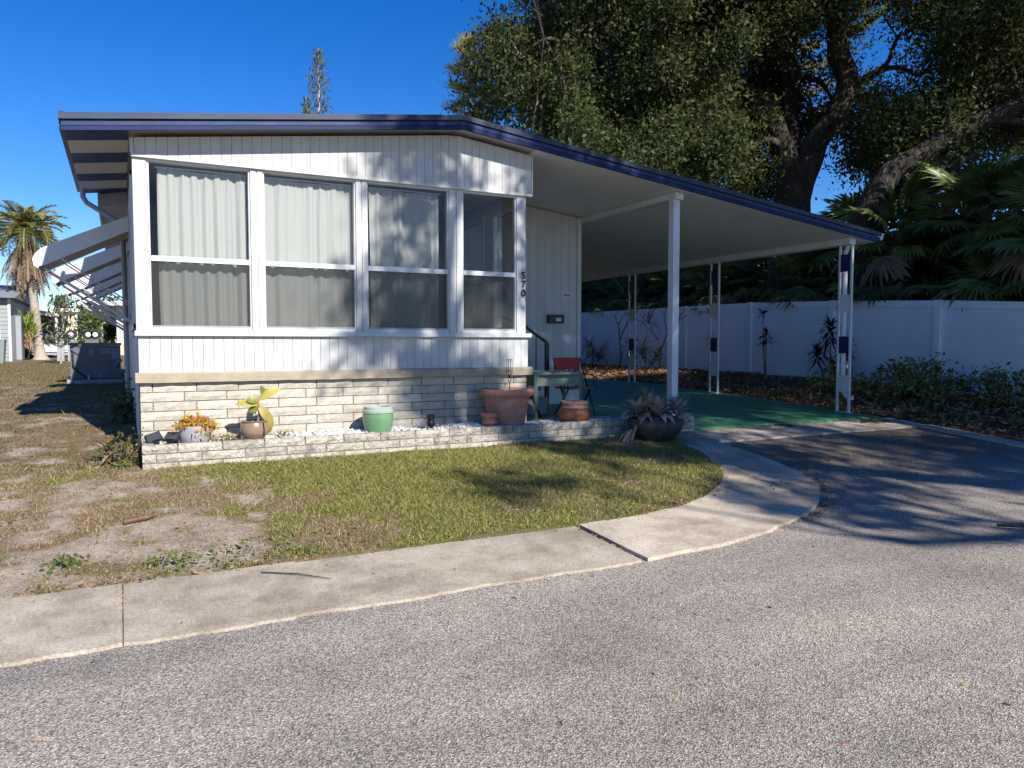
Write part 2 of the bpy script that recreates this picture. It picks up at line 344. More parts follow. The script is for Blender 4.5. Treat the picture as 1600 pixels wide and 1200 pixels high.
# the driveway tarmac gets darker and warmer away from the road
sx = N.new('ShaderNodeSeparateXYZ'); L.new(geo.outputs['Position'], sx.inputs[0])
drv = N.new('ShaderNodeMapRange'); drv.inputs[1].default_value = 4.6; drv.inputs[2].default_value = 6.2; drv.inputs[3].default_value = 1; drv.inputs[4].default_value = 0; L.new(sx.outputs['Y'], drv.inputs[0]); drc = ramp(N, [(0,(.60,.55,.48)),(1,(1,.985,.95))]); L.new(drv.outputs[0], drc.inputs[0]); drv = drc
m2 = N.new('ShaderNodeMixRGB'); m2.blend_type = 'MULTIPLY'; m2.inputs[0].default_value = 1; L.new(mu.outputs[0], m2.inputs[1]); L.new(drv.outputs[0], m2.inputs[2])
L.new(m2.outputs[0], b.inputs['Base Color'])
bp = N.new('ShaderNodeBump'); bp.inputs['Strength'].default_value = .6; bp.inputs['Distance'].default_value = .008; L.new(vo.outputs['Distance'], bp.inputs['Height']); L.new(bp.outputs[0], b.inputs['Normal'])
M['asphalt'] = m
axx = axis([(-80,0,4),(0,3,1),(3,7,.1),(7,11,1),(11,83,4)]); ayy = [-60,-20,0,2,3.9,4.2,4.5,4.65,4.8,4.95]+[5.05+.1*i for i in range(25)]
mb = MB(); n = len(axx)
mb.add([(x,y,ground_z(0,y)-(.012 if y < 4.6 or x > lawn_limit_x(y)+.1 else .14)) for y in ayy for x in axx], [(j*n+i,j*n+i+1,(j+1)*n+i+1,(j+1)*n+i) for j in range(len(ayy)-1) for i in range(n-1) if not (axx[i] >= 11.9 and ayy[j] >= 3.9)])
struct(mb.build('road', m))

# concrete ribbon, slab by slab
m = bpy.data.materials.new('old_concrete'); m.use_nodes = True; N, L = nodes(m); b = N['Principled BSDF']; b.inputs['Roughness'].default_value = .9; b.inputs['Specular IOR Level'].default_value = .2
geo = N.new('ShaderNodeNewGeometry')
cr = ramp(N, [(.28,(.30,.25,.195)),(.5,(.46,.395,.32)),(.72,(.58,.515,.43))]); L.new(nz(2.2, 9).outputs['Fac'], cr.inputs[0])
sp = ramp(N, [(.35,(.72,.7,.68)),(.6,(1.08,1.07,1.05))]); L.new(nz(70, 3).outputs['Fac'], sp.inputs[0])
mu = N.new('ShaderNodeMixRGB'); mu.blend_type = 'MULTIPLY'; mu.inputs[0].default_value = 1; L.new(cr.outputs[0], mu.inputs[1]); L.new(sp.outputs[0], mu.inputs[2]); L.new(mu.outputs[0], b.inputs['Base Color'])
bp = N.new('ShaderNodeBump'); bp.inputs['Strength'].default_value = .5; bp.inputs['Distance'].default_value = .01; L.new(nz(80, 4).outputs['Fac'], bp.inputs['Height']); L.new(bp.outputs[0], b.inputs['Normal'])
oi_ = N.new('ShaderNodeObjectInfo'); hv = N.new('ShaderNodeHueSaturation'); mr_ = N.new('ShaderNodeMapRange'); mr_.inputs[3].default_value = .86; mr_.inputs[4].default_value = 1.14; L.new(oi_.outputs['Random'], mr_.inputs[0]); L.new(mr_.outputs[0], hv.inputs['Value'])
st_ = ramp(N, [(.42,(.55,.53,.5)),(.56,(1,1,1))]); L.new(nz(1.1, 10).outputs['Fac'], st_.inputs[0]); m3 = N.new('ShaderNodeMixRGB'); m3.blend_type = 'MULTIPLY'; m3.inputs[0].default_value = .4; L.new(mu.outputs[0], m3.inputs[1]); L.new(st_.outputs[0], m3.inputs[2]); L.new(m3.outputs[0], hv.inputs['Color']); L.new(hv.outputs[0], b.inputs['Base Color'])
M['concrete'] = m
walk = root('pavement', (0,4.6,0), None, None); walk['kind'] = 'structure'
def slab(inner, outer, lift=.006, k=5):
    mb = MB(); n = len(inner); rows = []
    for i in range(n):
        row = []
        for j in range(k+1):
            t = j/k; p = Vector(outer[i]).lerp(Vector(inner[i]), t)
            if j == 0: p = p+(Vector(outer[i])-Vector(inner[i])).normalized()*(.03*pn(p.x,p.y,2.3,2)+.022*pn(p.x,p.y,9,2))
            if j == k: p = p+(Vector(inner[i])-Vector(outer[i])).normalized()*.03*pn(p.x,p.y,3,6)
            row.append((p.x, p.y, ground_z(min(p.x,10.9),p.y)+lift+(.002 if j == 0 else 0)))
        rows.append([(row[0][0],row[0][1]-.006,row[0][2]-.09)]+row+[(row[-1][0],row[-1][1],row[-1][2]-.09)])
    q = k+3
    mb.add([p for r in rows for p in r], [(i*q+j,(i+1)*q+j,(i+1)*q+j+1,i*q+j+1) for i in range(n-1) for j in range(q-1)]+[tuple(range(q)), tuple((n-1)*q+j for j in range(q-1,-1,-1))])
    return mb.build('slab', M['concrete'], walk, True)
edges = [-60,-29,-26,-22.6,-19.4,-16.2,-13,-9.7,-6.5,-3.25,-.03,3.17]
for a, c2 in zip(edges, edges[1:]):
    xx = np.linspace(a+.003, c2-.003, 90)
    slab([(x,5.07,0) for x in xx], [(x,4.17,0) for x in xx], .006+random.uniform(-.004,.004))
slab([(p.x+.012,p.y,0) for p in INN[:1]]+[tuple(p) for p in INN[1:]], [(p.x+.012,p.y,0) for p in OUT[:1]]+[tuple(p) for p in OUT[1:]], .012)
slab([(x,8.0,0) for x in np.linspace(6.225,10.98,30)], [(x,7.335,0) for x in np.linspace(6.225,10.98,30)], .01)
slab([(11.02,y,0) for y in np.linspace(7.32,3.9,24)], [(10.74,y,0) for y in np.linspace(7.32,3.9,24)], .02, 3)

# painted carport floor
fx = axis([(4.75,6.95,.55),(6.95,10.78,.5475)]); fy = axis([(8.03,8.63,.3),(8.63,18.03,.47)]); n = len(fx); mb = MB()
mb.add([(x,y,ground_z(0,y)+.035) for y in fy for x in fx]+[(x,y,ground_z(0,y)-.1) for y in fy for x in fx],
       [(j*n+i,j*n+i+1,(j+1)*n+i+1,(j+1)*n+i) for j in range(len(fy)-1) for i in range(n-1) if not (fy[j] < 8.6 and fx[i] < 6.9)])
k = len(fx)*len(fy); i0 = min(i for i in range(n) if fx[i] > 6.9)
mb.f += [(i,i+k,i+1+k,i+1) for i in range(i0, n-1)]+[(j*n+n-1,j*n+n-1+k,(j+1)*n+n-1+k,(j+1)*n+n-1) for j in range(len(fy)-1)]
struct(mb.build('carport_floor', M['greenfloor']))

# ------------------------------------------------------------------ turf, litter
def turf(name, n, x0, x1, y0, y1, want, h, wd, mat):
    P = []
    while len(P) < n:
        x = random.uniform(x0,x1); y = random.uniform(y0,y1)
        if y < 7.5 and x > lawn_limit_x(y)-.03-.14*pn(x,y,5): continue
        if y < 5.075+.06*pn(x,y,4) or (y > 7.98 and x > .12) or (x > .1 and y > 8.6): continue
        if random.random() < want(x, y): P.append((x,y))
    P = np.array(P); z = np.array([ground_z(x,y)+.022*pn(x,y,1.3,5)+.012*pn(x,y,6,8) for x,y in P]); k = len(P)
    a = rng.uniform(0,2*np.pi,k); H = h*rng.uniform(.35,1.1,k)*np.where(rng.random(k) < .06, 2.0, 1); W = wd*rng.uniform(.7,1.4,k); lean = rng.uniform(.2,1.5,k); b2 = rng.uniform(0,2*np.pi,k)
    v = np.empty((k,3,3)); c0 = np.stack([P[:,0],P[:,1],z-.004],1); s = np.stack([np.cos(a)*W,np.sin(a)*W,0*a],1)
    v[:,0] = c0-s; v[:,1] = c0+s; v[:,2] = c0+np.stack([np.cos(b2)*H*lean,np.sin(b2)*H*lean,H],1)
    return tag(np_mesh(name, v.reshape(-1,3), 3, mat), kind='stuff')
M['grass'] = leafmat('turf_blades', [(.06,.085,.012),(.15,.18,.025),(.27,.27,.05),(.42,.38,.13),(.36,.27,.15)], .6, .3)
M['straw'] = leafmat('dry_blades', [(.16,.09,.05),(.30,.20,.11),(.46,.36,.22),(.20,.19,.06)], .8, .2)
def dens_g(x,y): return max(0, green_amount(x,y)-.28-.9*max(0,sand_amount(x,y)-.25))
def dens_s(x,y): return max(.13, .75-.75*green_amount(x,y)-.8*sand_amount(x,y))
tag(turf('grass', 135000, -3.2, 6.4, 5.05, 8.1, dens_g, .030, .0042, M['grass']), 'short green turf on the front lawn', 'grass')
tag(turf('dry_grass', 60000, -3.6, 6.4, 5.05, 8.6, dens_s, .028, .0035, M['straw']), 'brown dead turf on the front lawn', 'dry grass')
tag(turf('side_yard_grass', 60000, -7, .1, 8.0, 34, lambda x,y: .15+.6*dens_g(x,y)+.5*dens_s(x,y), .04, .008, leafmat('side_blades', [(.13,.08,.045),(.22,.15,.08),(.12,.13,.03),(.3,.22,.12)], .8, .2)), 'patchy brown and green turf in the side yard', 'grass')
# clumps of broad weeds at the pavement edge and by the wall
def scatter_leaves(name, P, L_, W_, mat, lab, cat, flat=True, lift=.012):
    P = [(x,y,ground_z(x,y)+lift+(.03 if z is None else z)) for x,y,z in P]
    d = rng.normal(size=(len(P),3)); d[:,2] *= .25
    o = leaf_cloud(name, P, L_, W_, mat, None, 0, dirs=d); return tag(o, lab, cat, kind='stuff')
P = []
for cx, cy, r, n in [(-.35,5.5,.10,110),(-.9,5.75,.16,110),(.25,5.3,.13,90),(-1.1,6.45,.25,120),(.6,5.3,.3,120),(1.2,5.25,.4,110),(-1.6,5.6,.2,100),(0.0,8.2,.2,120),(-1.8,7.2,.4,120)]:
    for _ in range(n):
        x, y = random.gauss(cx,r*.6), random.gauss(cy,r*.45)
        if y > 5.08: P.append((x,y,random.uniform(0,.05)))
scatter_leaves('weed_patch', P, .03, .018, leafmat('weed_leaf', [(.05,.08,.015),(.09,.13,.02),(.13,.15,.04)], .5, .2), 'small green weeds sprouting in the sandy lawn', 'weeds')
P = []
for _ in range(900):
    k = random.randrange(len(INN)-1); p = INN[k].lerp(INN[k+1], random.random()); P.append((p.x+random.gauss(-.05,.10), p.y+random.gauss(.04,.07), .02))
for _ in range(300):
    k = random.randrange(10, len(OUT)-1); p = OUT[k].lerp(OUT[k+1], random.random()); P.append((p.x+abs(random.gauss(0,.09)), p.y-abs(random.gauss(0,.05)), .012))
for _ in range(260): P.append((random.uniform(-1,3.2), 5.12+random.gauss(0,.04), .02))
for _ in range(260): P.append((random.uniform(2.5,6), random.uniform(5.2,7.9), .035))
for _ in range(170): P.append((random.uniform(-1,10), random.uniform(1.5,4.1), .004))
for _ in range(200): P.append((random.uniform(6.5,10.6), random.uniform(5,7.95), .03))
for _ in range(160): P.append((random.uniform(6.9,10.7), 8.0+random.gauss(0,.06), .035))
for _ in range(22): P.append((random.uniform(-1,3.2), random.uniform(4.2,5), .018))
for _ in range(150): P.append((random.choice((-.03,3.17))+random.gauss(0,.012), random.uniform(4.2,5.05), .012))
for _ in range(700): P.append((random.uniform(-2.5,4), random.uniform(5.15,8), .02))
M['litter'] = leafmat('fallen_leaf', [(.10,.05,.03),(.22,.11,.06),(.34,.2,.11),(.15,.1,.07),(.42,.25,.1)], .8, .1)
scatter_leaves('leaf_litter', P, .036, .015, M['litter'], 'small brown fallen leaves along the pavement edges', 'leaf litter', lift=-.015)
P = []
while len(P) < 9000:
    x = random.uniform(10.85,14.25) if random.random() < .8 else random.uniform(5,14); y = random.uniform(4.2,24)
    if (x < 11.0 and y < 18.1) : continue
    P.append((x,y,random.uniform(0,.05)))
scatter_leaves('bed_litter', P, .10, .035, M['litter'], 'brown leaf mulch covering the bed by the fence', 'mulch')
# single things lying about
def twig(name, pts, r, mat, label):
    z = [(x, y, ground_z(x,y)+h) for x,y,h in pts]; o = MB().tube(z, [r]*(len(z)-1)+[r*.5], 6).build(name, mat, None, True); return tag(o, label, name.replace('_',' '))
twig('fallen_branch', [(-.02,6.24,.03),(.06,6.26,.035),(.14,6.29,.035),(.2,6.34,.03)], .016, pmat('rotten_wood',(.17,.085,.055),.9,.3,20,.5,40), 'short reddish brown stick lying on the sandy lawn')
twig('stick', [(6.35,3.62,.012),(6.45,3.52,.016),(6.58,3.42,.012)], .012, M['bark'], 'dark short stick lying on the sunlit road')
twig('dry_twig', [(.75,4.92,.013),(.95,4.8,.015),(1.12,4.64,.013)], .004, M['bark'], 'thin dark curved twig lying on the concrete slab')
twig('twig', [(1.9,1.75,.008),(2.1,1.7,.012),(2.25,1.62,.008)], .005, M['bark'], 'small twig on the road near the bottom of the picture')
# ------------------------------------------------------------------ the mobile home
home = root('mobile_home', (2.4,8.65,.33), 'white mobile home with navy roof edge, cream block skirting and an attached carport', 'mobile home')
def rooftop(x): return 3.654+(x+.455)*.1295 if x < 3.67 else 4.188-(x-3.67)*.1182
XR = [-.46, 3.67, 11.24]
def roof_strip(x0, x1, dz0, dz1, y0, y1):
    xx = [x0]+[x for x in (3.67,) if x0 < x < x1]+[x1]
    return MB().prism_y([(x, rooftop(x)+dz0) for x in xx]+[(x, rooftop(x)+dz1) for x in xx[::-1]], y0, y1)
roof = roof_strip(-.44, 3.665, -.10, 0, 8.375, 11.7).build('roof', M['roofwhite'], home)
roof_strip(3.675, 11.08, -.10, 0, 8.375, 18.3).build('carport_roof', M['roofwhite'], home)
roof_strip(-.2, 3.665, -.12, 0, 11.705, 24).build('rear_roof', M['roofwhite'], home)
box('rear_eave', M['gutter'], home, -.24, -.2, 11.72, 24, 3.34, 3.66)
MB().prism_y([(-.198,3.36),(.12,3.36),(.12,3.58),(-.198,3.52)], 11.715, 24).build('rear_soffit', M['gutter'], home)
# front edge: drip cap, shadow groove, ribbed fascia
cap = roof_strip(-.48, 11.12, -.048, .012, 8.325, 8.373).build('drip_edge', M['navy'] if False else M['roofmetal'], home)
roof_strip(-.455, 11.10, -.068, -.05, 8.355, 8.373).build('groove', M['navy'], home)
for a, b_, yy, m_ in ((-.108,-.070,8.333,'navy'), (-.153,-.110,8.338,'navylow')):
    roof_strip(-.457, 11.102, a, b_, yy, 8.373).build('fascia', M[m_], home)
box('side_fascia', M['navy'], home, -.475, -.43, 8.376, 11.72, 3.52, 3.69)
for k, (a, b_) in enumerate([(8.38,8.74),(8.745,9.3),(9.305,9.8),(9.805,10.4),(10.405,10.85),(10.855,11.4),(11.405,11.7)]):
    MB().prism_y([(x, rooftop(x)-d) for x, d in ((-.428,.155),(.11,.155),(.11,.11),(-.428,.11))], a, b_).build('soffit_board', M['navy'] if k % 2 == 0 else M['trim'], home)
MB().tube([(-.40,11.35,3.52),(-.40,11.35,3.40),(-.36,11.35,3.33),(-.02,11.35,3.12),(.05,11.35,3.04),(.06,11.35,.55)], .032, 8).build('downspout', M['gutter'], home, True)
# carport ceiling, beams, gutter
for a, b_ in ((4.73,7.02),(7.025,11.06)):
    roof_strip(a, b_, -.15, -.104, 8.377, 18.28).build('ceiling_panel', M['ceiling'], home)
roof_strip(6.98, 7.12, -.25, -.16, 8.5, 18.2).build('beam', M['post'], home)
box('eave_beam', M['post'], home, 10.58, 10.72, 8.5, 18.2, 3.12, 3.25)
MB().prism_y([(11.06,3.20),(11.16,3.20),(11.20,3.31),(11.18,3.31),(11.15,3.22),(11.08,3.22),(11.08,3.29),(11.06,3.29)], 8.360, 18.3).build('gutter', M['post'], home)
MB().prism_y([(11.06,3.20),(11.16,3.20),(11.20,3.31),(11.06,3.31)], 8.340, 8.359).build('gutter_end', M['post'], home)
# walls
def board(name, x0, x1, yf, z0, za, zb, mat, parent, dep=.0215, ch=.0035):
    x0 += .001; x1 -= .001
    P = [(x0,yf+ch),(x0+ch,yf),(x1-ch,yf),(x1,yf+ch),(x1,yf+dep),(x0,yf+dep)]
    T = [za, za, zb, zb, zb, za]; n = 6
    return MB().add([(x,y,z0) for x,y in P]+[(x,y,t) for (x,y),t in zip(P,T)], [tuple(range(n-1,-1,-1)), tuple(range(n,2*n))]+[(i,(i+1)%n,(i+1)%n+n,i+n) for i in range(n)]).build(name, mat, parent)
low = box('lower_wall', M['siding'], home, .15, 4.70, 8.672, 8.76, 1.1, 1.62)
up = MB().prism_y([(.15,3.38),(4.7,3.38),(4.7,rooftop(4.7)-.16),(3.67,rooftop(3.67)-.16),(.15,rooftop(.15)-.16)], 8.632, 8.76).build('gable_wall', M['siding'], home)
bx = np.linspace(.15, 4.70, 45)
bm = None
for a, b_ in zip(bx, bx[1:]):
    if bm is None: bm = board('siding_board', a, b_, 8.65, 1.2, 1.58, 1.58, M['siding'], low).data; a0 = a
    else: place('siding_board', bm, low, (wl(low)[0]+a-a0, wl(low)[1], wl(low)[2]))
bx = np.linspace(.155, 4.72, 45)
for a, b_ in zip(bx, bx[1:]):
    if a < 3.67 < b_: za = zb = rooftop(3.67)-.17
    else: za, zb = rooftop(a)-.158, rooftop(b_)-.158
    board('siding_board', a, b_, 8.608, 3.42, za, zb, M['siding'], up)
box('gable_trim', M['trim'], home, .13, 4.735, 8.598, 8.632, 3.385, 3.418)
box('corner_trim', M['trim'], home, 4.722, 4.74, 8.60, 8.64, 3.42, rooftop(4.74)-.16)
box('corner_trim', M['trim'], home, .118, .153, 8.60, 8.66, 3.42, rooftop(.12)-.16)
box('sill', M['trim'], home, .12, 4.73, 8.605, 8.70, 1.582, 1.632)
led = MB()
lx = np.linspace(.115, 4.745, 60)
led.add([(x, 8.60+.006*pn(x,0,5), 1.095+.008*pn(x,3,4)) for x in lx]+[(x, 8.60+.006*pn(x,7,5), 1.185) for x in lx]+[(x, 8.625, 1.2) for x in lx]+[(x,8.70,1.2) for x in lx]+[(x,8.70,1.095) for x in lx],
        [(j*60+i,j*60+i+1,(j+1)%5*60+i+1,(j+1)%5*60+i) for j in range(5) for i in range(59)]+[(0,60,120,180,240),(299,239,179,119,59)])
led.build('concrete_cap', M['ledge'], home)
# block skirting, every block a piece
def brick_mesh(L_, H_, D_, seed, jit=.006):
    r = random.Random(seed); nx_, nz_ = 6, 3; v = []; f = []
    for j in range(nz_):
        for i in range(nx_):
            e = i in (0,nx_-1) or j in (0,nz_-1)
            v.append((L_*i/(nx_-1)+(r.uniform(-.002,.002)), (.007 if e else 0)+r.uniform(-jit,jit)*(.4 if e else 1), H_*j/(nz_-1)+r.uniform(-.0015,.0015)))
    f = [(j*nx_+i, j*nx_+i+1, (j+1)*nx_+i+1, (j+1)*nx_+i) for j in range(nz_-1) for i in range(nx_-1)]
    k = len(v); v += [(0,D_,0),(L_,D_,0),(L_,D_,H_),(0,D_,H_)]
    t = (nz_-1)*nx_
    f += [(k+1,k,k+3,k+2), (k,k+1)+tuple(range(nx_-1,-1,-1)), (k+2,k+3)+tuple(range(t,t+nx_)), (k+1,k+2,t+nx_-1,2*nx_-1,nx_-1), (k+3,k,0,nx_,t)]
    me = bpy.data.meshes.new('brick'); me.from_pydata(v, [], f); me.update(); return me
def course(parent, meshes, x0, x1, y, z, off, L_=.41, gap=.012, rot=0):
    x = x0-off
    while x < x1-.02:
        a, b_ = max(x, x0), min(x+L_, x1)
        if b_-a > .04:
            place('brick', random.choice(meshes), parent, (a, y+random.uniform(-.003,.003), z) if not rot else (y, a, z), (0,0,rot), ((b_-a)/L_, 1, 1))
        x += L_+gap
skirt = box('block_skirting', M['mortar'], home, .17, 4.67, 8.668, 8.76, .2, 1.094)
bms = [brick_mesh(.41, .0905, .03, s) for s in range(6)]
for q in bms: q.materials.append(M['brick'])
for j in range(9): course(skirt, bms, .158, 4.68, 8.652, 1.094-.1*(j+1)+.004, 0 if j % 2 else .30)
# left side wall and body of the home
side = box('side_wall', M['siding'], home, .16, .24, 8.77, 24, .2, 3.6)
for k, yy in enumerate(np.arange(8.78, 24, .31)):
    box('siding_panel', M['siding'], side, .143, .158, yy, yy+.302, .45, 1.58 if yy < 11.3 else 3.5)
def window_side(y0, y1, z0, z1):
    f = MB()
    for b_ in ((y0,y1,z0,z0+.05),(y0,y1,z1-.05,z1),(y0,y0+.05,z0,z1),(y1-.05,y1,z0,z1),((y0+y1)/2-.02,(y0+y1)/2+.02,z0+.05,z1-.05)): f.box(.115,.158,*b_)
    o = f.build('side_window', M['alu'], home); box('pane', M['darkglass'], o, .138, .142, y0+.05, y1-.05, z0+.05, z1-.05)
M['darkglass'] = pmat('dark_tinted_glass', (.02,.025,.035), .05, .1, 2, spec=.6)
for y0 in (8.85, 9.75, 10.65): window_side(y0, y0+.85, 1.66, 3.3)
for y0 in (13.3, 16.1, 18.5): window_side(y0, y0+1.2, 1.9, 2.95)
box('right_wall', M['interior'], home, 4.60, 4.70, 11.2, 11.7, .3, 3.9)
box('right_wall_low', M['siding'], home, 4.60, 4.70, 8.77, 11.2, .2, 1.66)
box('right_wall_top', M['interior'], home, 4.60, 4.70, 8.77, 11.2, 3.3, 3.95)
box('right_wall_pier', M['trim'], home, 4.60, 4.70, 9.5, 9.78, 1.66, 3.3)
box('right_wall_rear', M['siding'], home, 4.60, 4.70, 11.7, 24, .2, 4.0)
box('rear_wall', M['siding'], home, .25, 4.59, 23.9, 24, .2, 3.7)
for y0, y1, z1 in ((8.80,9.5,3.3),(9.78,11.2,3.3)):
    f = MB()
    for b_ in ((y0,y1,1.665,1.72),(y0,y1,z1-.055,z1-.005),(y0+.002,y0+.06,1.72,z1-.055),(y1-.06,y1-.002,1.72,z1-.055),(y0+.06,y1-.06,2.36,2.42)): f.box(4.585,4.715,*b_)
    o = f.build('porch_side_window', M['alu'], home); box('pane', M['screen_dark'], o, 4.648, 4.652, y0+.06, y1-.06, 1.72, z1-.055)
box('porch_floor', M['darkwood'], home, .25, 4.59, 8.77, 11.68, 1.12, 1.2)
box('porch_ceiling', M['interior'], home, .25, 4.59, 8.77, 11.68, 3.44, 3.5)
box('porch_back_wall', M['interior'], home, .25, 4.59, 11.69, 11.78, 1.1, 3.44)
f = MB()
for b_ in ((2.9,4.3,1.2,1.25),(2.9,4.3,3.08,3.16),(2.9,2.99,1.25,3.08),(4.21,4.3,1.25,3.08),(3.56,3.64,1.25,3.08)): f.box(b_[0],b_[1],11.64,11.688,b_[2],b_[3])
o = f.build('inner_door', M['trim'], home); box('pane', M['darkglass'], o, 2.99, 4.21, 11.67, 11.684, 1.25, 3.08)
# front windows and their posts
sm_ = bpy.data.meshes.new('screw'); sm_.from_pydata([(.006*math.cos(a),-.002,.006*math.sin(a)) for a in np.linspace(0,6.283,9)[:-1]], [], [tuple(range(7,-1,-1))]); sm_.materials.append(M['gutter'])
WX = [(.275,1.27),(1.41,2.43),(2.565,3.59),(3.775,4.52)]
for x0, x1 in ((.135,.272),(1.272,1.408),(2.432,2.563),(3.592,3.773),(4.522,4.66)):
    mid_ = (x0+x1)/2
    o = box('window_post', M['trim'], home, x0, x1, 8.645, 8.76, 1.632, 3.384)
    for zz in (1.75,2.1,2.45,2.85,3.25):
        for xx in ((mid_-.03,mid_+.035) if .27 < x0 < 4.5 else (mid_,)): place('screw', sm_, o, (xx,8.631,zz+random.uniform(-.02,.02)))
    for a, b_ in ((x0+.004,mid_-.008),(mid_+.008,x1-.004)) if .27 < x0 < 4.5 else ((x0+.003,x1-.012),):
        box('post_strip', M['trim'], o, a, b_, 8.632, 8.6445, 1.634, 3.382)
for x0, x1 in WX:
    f = MB()
    for b_ in ((x0,x1,1.633,1.668),(x0,x1,3.36,3.384),(x0+.001,x0+.013,1.668,3.36),(x1-.013,x1-.001,1.668,3.36)): f.box(b_[0],b_[1],8.652,8.72,b_[2],b_[3])
    o = f.build('window', M['alu'], home)
    box('meeting_rail', M['alu'], o, x0+.013, x1-.013, 8.645, 8.70, 2.352, 2.408)
    box('upper_pane', M['glass'], o, x0+.013, x1-.013, 8.672, 8.676, 2.408, 3.36)
    box('lower_pane', M['glass'], o, x0+.013, x1-.013, 8.706, 8.710, 1.668, 2.352)
    box('insect_screen', M['screen'], o, x0+.013, x1-.013, 8.662, 8.6635, 1.69, 2.352)
    box('screen_bar', M['gutter'], o, x0+.013, x1-.013, 8.655, 8.668, 1.669, 1.689)
    for xx in (x0+.12, x1-.14): box('screen_tab', M['black'], o, xx, xx+.018, 8.652, 8.661, 2.332, 2.352)
# curtains
def curtain(x0, x1, seed, label):
    r = random.Random(seed); n = 150; zz = np.linspace(1.64, 3.345, 15); mb = MB()
    folds = [(r.uniform(18,70), r.uniform(0,6.3), r.uniform(.003,.010)) for _ in range(6)]
    for j, z in enumerate(zz):
        for i in range(n):
            t = i/(n-1); x = x0+(x1-x0)*t; k = 1-.35*(z-1.6)/1.7
            y = 8.765+sum(a*math.sin(f_*x+p+.25*math.sin(z*2+p)) for f_, p, a in folds)*k*1.1+.004*math.sin(140*x)*(j > 12)
            mb.v.append((x+.012*math.sin(z*1.4+seed)*(1-t), y, z-.025*math.sin(3.1*t)*(1 if j == 14 else .3)-.006*abs(math.sin(40*x))*(j == 14)))
    mb.f = [(j*n+i,j*n+i+1,(j+1)*n+i+1,(j+1)*n+i) for j in range(14) for i in range(n-1)]
    rt = root('curtain', ((x0+x1)/2,8.765,1.64), label, 'curtain', 'white curtains in the front windows')
    mb.build('cloth', M['curtain'], rt, True)
    MB().tube([(x0-.03,8.765,3.335),(x1+.03,8.765,3.335)], .007, 6).build('rod', M['alu'], rt, True)
curtain(.375, 1.25, 1, 'white sheer curtain in the sunlit window nearest the left corner')
curtain(1.425, 2.42, 2, 'white sheer curtain in the half shaded second window')
curtain(2.62, 3.50, 5, 'white sheer curtain in the shaded window left of the uncovered one')
# things inside the porch, seen through the last window
o = root('wall_picture', (4.1,11.63,2.0), 'pale rectangular panel hanging inside the porch behind the last window', 'picture')
box('panel', M['curtain'], o, 4.42, 4.44, 9.8, 10.5, 1.9, 2.25); box('frame', M['trim'], o, 4.441, 4.46, 9.78, 10.52, 1.88, 2.27)
# number on the right hand post
M['digit'] = pmat('black_number', (.01,.01,.012), .4, .1, 9)
for ch, z in (('5',2.415),('7',2.305),('0',2.19)):
    cu = bpy.data.curves.new('digit', 'FONT'); cu.body = ch; cu.size = .125; cu.extrude = .006; cu.offset = .002; cu.align_x = 'CENTER'
    tmp = bpy.data.objects.new('t', cu); C.objects.link(tmp); me = bpy.data.meshes.new_from_object(tmp.evaluated_get(bpy.context.evaluated_depsgraph_get())); bpy.data.objects.remove(tmp)
    me.materials.clear(); d = link('house_number', me, M['digit'], home); d.location = (4.615-2.4, 8.622-8.65, z-.1-.33+.02); d.rotation_euler = (R(90),0,0)
# carport posts
box('carport_post', M['post'], home, 6.99, 7.10, 8.55, 8.66, .3, rooftop(7.05)-.24)
for q, yc in enumerate((8.62, 11.72, 14.5)):
    gz = ground_z(0, yc)+.03
    p = MB()
    for s in (-.115, .115): p.box(10.635,10.668,yc+s-.016,yc+s+.016,gz,3.125)
    p.box(10.60,10.70,yc-.15,yc+.15,gz-.02,gz+.012)
    o = p.build('decorative_post', M['post'], home)
    for z0, m_ in ((2.69,'navy'),(2.03,'post'),(1.34,'navy'),(.67,'post')):
        z0 += gz-.33 if z0 < 1 else 0
        box('panel', M[m_], o, 10.64, 10.663, yc-.098, yc+.098, z0, z0+.28)
MB().tube([(10.80,8.72,3.18),(10.80,8.72,3.1),(10.73,8.70,3.0),(10.73,8.70,.72),(10.73,8.62,.62),(10.73,8.5,.60)], .04, 10).build('downspout', M['post'], home, True)

# ------------------------------------------------------------------ storage room, steps, sign, mailbox
shed = root('storage_room', (5.85,11,.45), 'white board storage room under the carport roof behind the green table', 'storage room')
sw = MB().box(4.74,6.96,11.02,13.6,.3,3.45).build('wall', M['siding'], shed)
bx = np.linspace(4.76, 6.92, 15)
for a, b_ in zip(bx, bx[1:]): board('siding_board', a, b_, 11.0, .5, rooftop(a)-.165, rooftop(b_)-.165, M['siding'], sw)
box('corner_trim', M['trim'], shed, 6.923, 7.0, 10.985, 11.06, .45, rooftop(7)-.17)
box('base_board', M['trim'], shed, 4.76, 6.92, 10.982, 10.998, .48, 1.08)
mbx = root('mailbox', (6.47,10.98,1.85), 'flat dark green mailbox on the storage room wall', 'mailbox')
MB().prism_y([(6.33,1.84),(6.61,1.84),(6.61,1.95),(6.60,1.97),(6.34,1.97),(6.33,1.95)], 10.90, 10.998).build('case', M['greenmetal'], mbx)
MB().prism_y([(6.325,1.955),(6.615,1.955),(6.605,1.985),(6.335,1.985)], 10.885, 10.998).build('lid', M['greenmetal'], mbx)
box('name_plate', M['alu'], mbx, 6.45, 6.55, 10.894, 10.899, 1.875, 1.93)
sg = root('wall_sign', (6.72,10.99,2.3), 'small white sign plate on the storage room wall', 'sign')
box('plate', M['trim'], sg, 6.60, 6.85, 10.985, 10.999, 2.27, 2.37)
box('lettering', M['digit'], sg, 6.645, 6.79, 10.982, 10.9845, 2.312, 2.328)
st = root('entry_steps', (5.2,10.3,.45), 'dark entry steps with a thin metal handrail beside the porch', 'steps')
